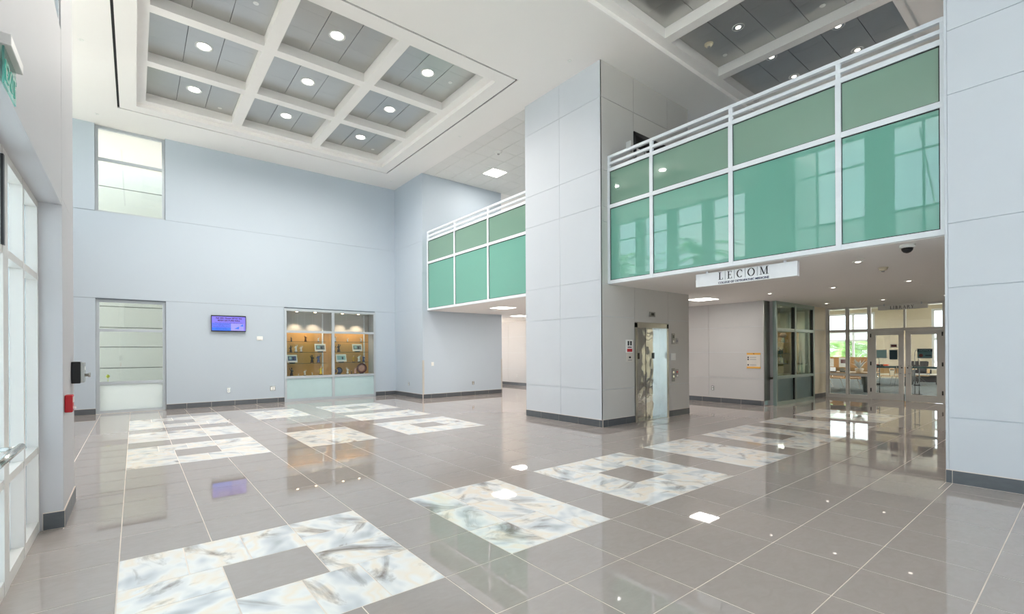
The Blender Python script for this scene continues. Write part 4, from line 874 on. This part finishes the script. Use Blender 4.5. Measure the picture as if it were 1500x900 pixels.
def chair(cx, cy, rz, label, group):
    t = thing('library_chair', (cx, cy, 0), label, 'chair', group)
    parts = [('seat', 'table_wood', lambda m: m.box(-.22, .22, -.21, .21, .43, .455)), ('backrest', 'table_wood', lambda m: m.box(-.21, .21, .19, .21, .56, .86))]
    for s in (-1, 1):
        parts.append(('leg', 'chrome', lambda m, s=s: m.tube([(s*.2, -.22, .012), (s*.2, .22, .012), (s*.2, -.18, .43), (s*.2, .2, .44), (s*.2, .215, .84)], .012, 6)))
    ca, sa = math.cos(rz), math.sin(rz)
    for nme, m, fn in parts:
        mb = MB(); fn(mb); mb.bm.transform(Matrix.Translation((cx, cy, 0)) @ Matrix.Rotation(rz, 4, 'Z')); mb.build(nme, m, t)
table(21.9, 6.35, 1.3, 2.1, 'reading table with brochures and white flowers beside the library window'); table(27.0, 6.1, 1.3, 1.9, 'reading table standing farther inside the library near the notice wall')
for k, (x, y, rz) in enumerate(((23.0, 5.75, -1.6), (23.1, 6.35, -1.5), (23.0, 6.9, -1.6), (25.9, 6.6, 1.55), (25.9, 5.9, 1.55), (25.9, 5.35, 1.6), (27.0, 4.85, 3.1))): chair(x, y, rz, 'wooden library chair on bent chrome legs %s' % ('behind the flower reading table' if k < 3 else 'in front of the reading table with file boxes' if k < 6 else 'at the end of the farther reading table'), 'chairs at the library tables')
pt = thing('study_partition', (28.6, 8.0, 0), 'tan pinboard partition with papers behind the reading tables', 'partition')
for ya, yb in ((9.35, 10.6), (8.05, 9.33), (6.95, 8.03)): B(28.6, 28.66, ya, yb, .1, 1.23).build('board_panel', 'tan_board', pt, bevel=.006)
for y in (10.6, 9.34, 8.04, 6.95): B(28.58, 28.68, y-.02, y+.02, 0, 1.24).build('post', 'grey_leg', pt)
for k, (px, y0, wd, h, lab) in enumerate(((1215.5, 1.14, .36, .42, 'plain pale paper pinned on the tan partition'), (1235.5, 1.2, .40, .5, 'printed paper with dark picture pinned on the tan partition'))):
    q = at(px, 535, 'X', 28.59); t = thing('pinned_paper', (28.59, q.y, y0-h), lab, 'paper'); B(28.59, 28.6, q.y-wd/2, q.y+wd/2, y0-h, y0).build('sheet', 'paper', t)
    if k: B(28.588, 28.591, q.y-.12, q.y+.12, y0-.3, y0-.1).build('printed_picture', 'maroon', t)
def monitor(x, y, z, s, label):
    t = thing('monitor', (x, y, z), label, 'monitor'); B(x-.08, x+.08, y-.1, y+.1, z, z+.02).build('foot', 'black', t); B(x, x+.02, y-.02, y+.02, z+.02, z+.12).build('stem', 'black', t); B(x-.02, x+.015, y-s/2, y+s/2, z+.08, z+.34).build('casing', 'black', t); B(x-.024, x-.02, y-s/2+.02, y+s/2-.02, z+.1, z+.32).build('screen', 'screen_lilac', t)
mat('paper_glow', (230, 232, 235), .3, emit=(235, 240, 245), estr=.5)  # white with emission built in, so the brochure stack glows without a lamp
def brochure(x, y, z, w_, h, m, label):
    t = thing('brochure_holder', (x, y, z), label, 'brochure holder'); B(x, x+.1, y-w_/2, y+w_/2, z, z+.03).build('base', 'black', t); MB().prism([(-w_/2, 0), (w_/2, 0), (w_/2, h), (-w_/2, h)], FX(x, y, z+.03), .012).build('brochure', m, t); B(x+.02, x+.1, y-w_/2, y+w_/2, z+.03, z+h*.6).build('holder_back', 'black', t)
brochure(21.6, 7.0, .735, .26, .12, 'sign_white', 'white brochure in a black holder on the near reading table beside the window post'); brochure(21.5, 6.62, .735, .3, .15, 'paper_glow', 'wide white brochure stack in a black holder on the near reading table'); brochure(21.6, 6.28, .735, .16, .12, 'grey_box', 'grey brochure box in the middle of the near reading table')
fp = thing('flower_arrangement', (21.7, 5.75, .735), 'spiky silver white flower arrangement on the near reading table', 'plant')
MB().lathe([(.1, 0), (.14, .12), (.13, .16)], (21.7, 5.75, .735), 14).build('pot', 'porcelain', fp)
mb = MB()
for k in range(46):
    a = random.uniform(0, 6.28); r = random.uniform(.05, .34); h = random.uniform(.12, .5); w_ = .03
    b0 = Vector((21.7, 5.75, .86)); tip = b0+Vector((r*math.cos(a), r*math.sin(a), h*.85)); mid = (b0+tip)/2+Vector((0, 0, .05)); sd = Vector((-math.sin(a), math.cos(a), 0))*w_
    vs_ = [mb.bm.verts.new(q) for q in (b0, mid-sd, tip, mid+sd)]; mb.bm.faces.new(vs_)
mb.build('spiky_leaves', 'silver_leaf', fp)
def armchair(cx, cy, rz, label):
    t = thing('armchair', (cx, cy, 0), label, 'armchair')
    for nme, fn in (('seat_cushion', lambda m: m.box(-.32, .32, -.36, .3, .25, .46)), ('backrest', lambda m: m.prism([(-.33, .3), (.33, .3), (.40, .98), (.33, 1.02), (-.33, 1.02), (-.40, .98)], Matrix(((1, 0, 0, 0), (0, 0, -1, .42), (0, 1, 0, 0), (0, 0, 0, 1))), .16)), ('base', lambda m: m.box(-.36, .36, -.36, .38, .12, .25))):
        mb = MB(); fn(mb); mb.bm.transform(Matrix.Translation((cx, cy, 0)) @ Matrix.Rotation(rz, 4, 'Z')); mb.build(nme, 'leather', t, bevel=.03)
    for s in (-1, 1):
        mb = MB(); mb.box(s*.32, s*.44, -.36, .38, .12, .62); mb.bm.transform(Matrix.Translation((cx, cy, 0)) @ Matrix.Rotation(rz, 4, 'Z')); mb.build('armrest', 'leather', t, bevel=.03)
        for y in (-.3, .32): mb = MB().lathe([(.025, 0), (.035, .12)], (s*.34, y, 0), 8); mb.bm.transform(Matrix.Translation((cx, cy, 0)) @ Matrix.Rotation(rz, 4, 'Z')); mb.build('foot', 'black', t)
armchair(30.2, 5.55, -1.3, 'black leather armchair beside the security gate inside the library'); armchair(29.8, 4.15, -1.8, 'black leather armchair by the bright window inside the library')
ot = thing('ottoman', (28.6, 4.95, 0), 'low black bench with pale top in front of the leather armchairs', 'ottoman'); B(28.3, 28.9, 4.6, 5.45, .1, .40).build('body', 'leather', ot, bevel=.03); B(28.3, 28.9, 4.58, 5.47, .40, .46).build('seat_pad', 'alu_grey', ot, bevel=.02)
for sx in (-.22, .22):
    for sy in (-.35, .4): MB().lathe([(.025, 0), (.03, .1)], (28.6+sx, 4.95+sy, 0), 8).build('foot', 'black', ot)
def gate(x, y, label):
    t = thing('security_gate', (x, y, 0), label, 'gate')
    MB().tube([(x, y-.06, .02), (x, y-.06, 1.5), (x, y-.03, 1.57), (x, y+.03, 1.57), (x, y+.06, 1.5), (x, y+.06, .02)], .016, 8).build('tube_frame', 'chrome', t); B(x-.12, x+.12, y-.11, y+.11, 0, .035).build('base_plate', 'black', t)
    for z in (.33, 1.02): B(x-.025, x+.025, y-.085, y+.085, z, z+.035).build('clamp', 'black', t)
gate(21.42, 3.99, 'chrome anti-theft gate behind the NOTICE door'); gate(21.1, 5.04, 'chrome anti-theft gate in front of the reading chairs')
for k, (px, c_) in enumerate(((1291, 'charcoal'), (1298, 'orange'), (1284, 'red'))):
    q = at(px, 530, 'X', 26.8); t = thing('desk_box', (26.8, q.y, .735), {'charcoal': 'dark file box on the farther reading table', 'orange': 'orange folder box on the farther reading table', 'red': 'red book stack on the farther reading table'}[c_], 'box')
    B(26.7, 26.9, q.y-.085, q.y+.085, .735, .93).build('box_body', c_, t, bevel=.01); B(26.69, 26.7, q.y-.05, q.y+.05, .80, .86).build('front_label', 'paper', t)

# ------------------------------------------------------------------ outdoors
struct('ground', MB().box(-60, -2.85, -60, 80, -.3, -.15).box(-2.85, 90, 20.5, 80, -.3, -.15).box(33.5, 90, -60, 20.5, -.3, -.15).box(-2.85, 33.5, -60, -6.6, -.3, -.15).box(-2.85, 11, 16.95, 20.5, -.3, -.15), 'concrete')
nb = thing('neighbour_wall', (0, 22.0, -.15), 'pale panelled building wall outside the two windows beside the television', 'building')
B(-6, 7.4, 22.05, 22.3, -.15, 13).build('wall_core', 'siding_joint', nb)
zs_ = [-.15, .55, 1.10, 1.85, 2.55, 3.3, 4.9, 5.75, 6.55, 7.55, 8.6, 9.7, 10.8, 11.9, 13]
for za, zb in zip(zs_, zs_[1:]): B(-6, 7.4, 22.0, 22.06, za+.012, zb-.012).build('siding_board', 'siding', nb)
sp = thing('yellow_seedling', (-.55, 17.5, -.15), 'tiny yellow green seedling outside the lower window', 'plant'); q = at(158, 552, 'Y', 17.5); sp.location = (q.x, 17.5, -.15)
MB().tube([(q.x, 17.5, -.15), (q.x+.01, 17.5, .5), (q.x, 17.5, q.z)], [.012, .008, .005], 6).build('stem', 'seedling', sp); MB().lathe([(.01, -.04), (.05, 0), (.03, .04), (.005, .06)], (q.x, 17.5, q.z), 8).build('leaf_bud', 'seedling', sp)
def palm(x, y, h, label, m='leaf', nf=22, L_=2.6):
    t = thing('palm_tree', (x, y, -.15), label, 'tree', 'palm trees outside the building')
    MB().tube([(x, y, -.15), (x+.08, y, h*.4), (x, y+.05, h*.75), (x, y, h)], [.24, .2, .19, .22], 10).build('trunk', 'bark', t)
    mb = MB()
    for k in range(nf):
        a = 2*math.pi*k/nf*1.618*3 % 6.283; el = random.uniform(-.15, 1.25); d = Vector((math.cos(a), math.sin(a), 0)); sd = Vector((-d.y, d.x, 0)); pts = []
        for i in range(13):
            u = i/12; pts.append(Vector((x, y, h))+d*(L_*u*math.cos(el*(1-u*.5)))+Vector((0, 0, L_*(u*math.sin(el)-.75*u*u))))
        for i in range(1, 12):
            p0 = pts[i]; tg = (pts[i+1]-pts[i-1]).normalized(); ln = .62*math.sin(math.pi*(.12+.83*i/12))
            for s in (-1, 1):
                for o_ in (0, .5):
                    pp = p0+tg*o_*L_/12; tip = pp+sd*s*ln*.85+tg*ln*.55+Vector((0, 0, -.22*ln))
                    v = [mb.bm.verts.new(pp-tg*.03), mb.bm.verts.new(pp+tg*.03), mb.bm.verts.new(tip)]; mb.bm.faces.new(v)
    mb.build('fronds', m, t)
palm(-7.0, 13.0, 6.5, 'green palm tree outside the lobby clerestory, mirrored in the balcony glass'); palm(-6.6, 17.6, 6.7, 'green palm tree outside the lobby clerestory, mirrored in the balcony glass')
palm(36.4, 10.6, 1.5, 'bright green palm outside the library window', 'leaf_light', 44, 2.6); palm(38.2, 8.9, 1.7, 'bright green palm outside the library window', 'leaf_light', 44, 3.0); palm(41.5, 12.0, 2.0, 'bright green palm outside the library window', 'leaf_light', 44, 3.2)
cn = thing('entrance_canopy', (-2.4, 3.0, 4.2), 'white entrance canopy with steel tie rods outside the left storefront', 'canopy')
B(-3.8, -.78, 1.3, 3.3, 4.2, 4.3).build('canopy_deck', 'frost_white', cn)
for x in (-3.8, -2.3, -.84): B(x, x+.06, 1.3, 3.3, 4.1, 4.2).build('canopy_beam', 'white_metal', cn)
for y in (1.6, 2.9): MB().tube([(-3.6, y, 4.35), (-.8, y+.1, 7.6)], .025, 8).build('tie_rod', 'steel', cn)
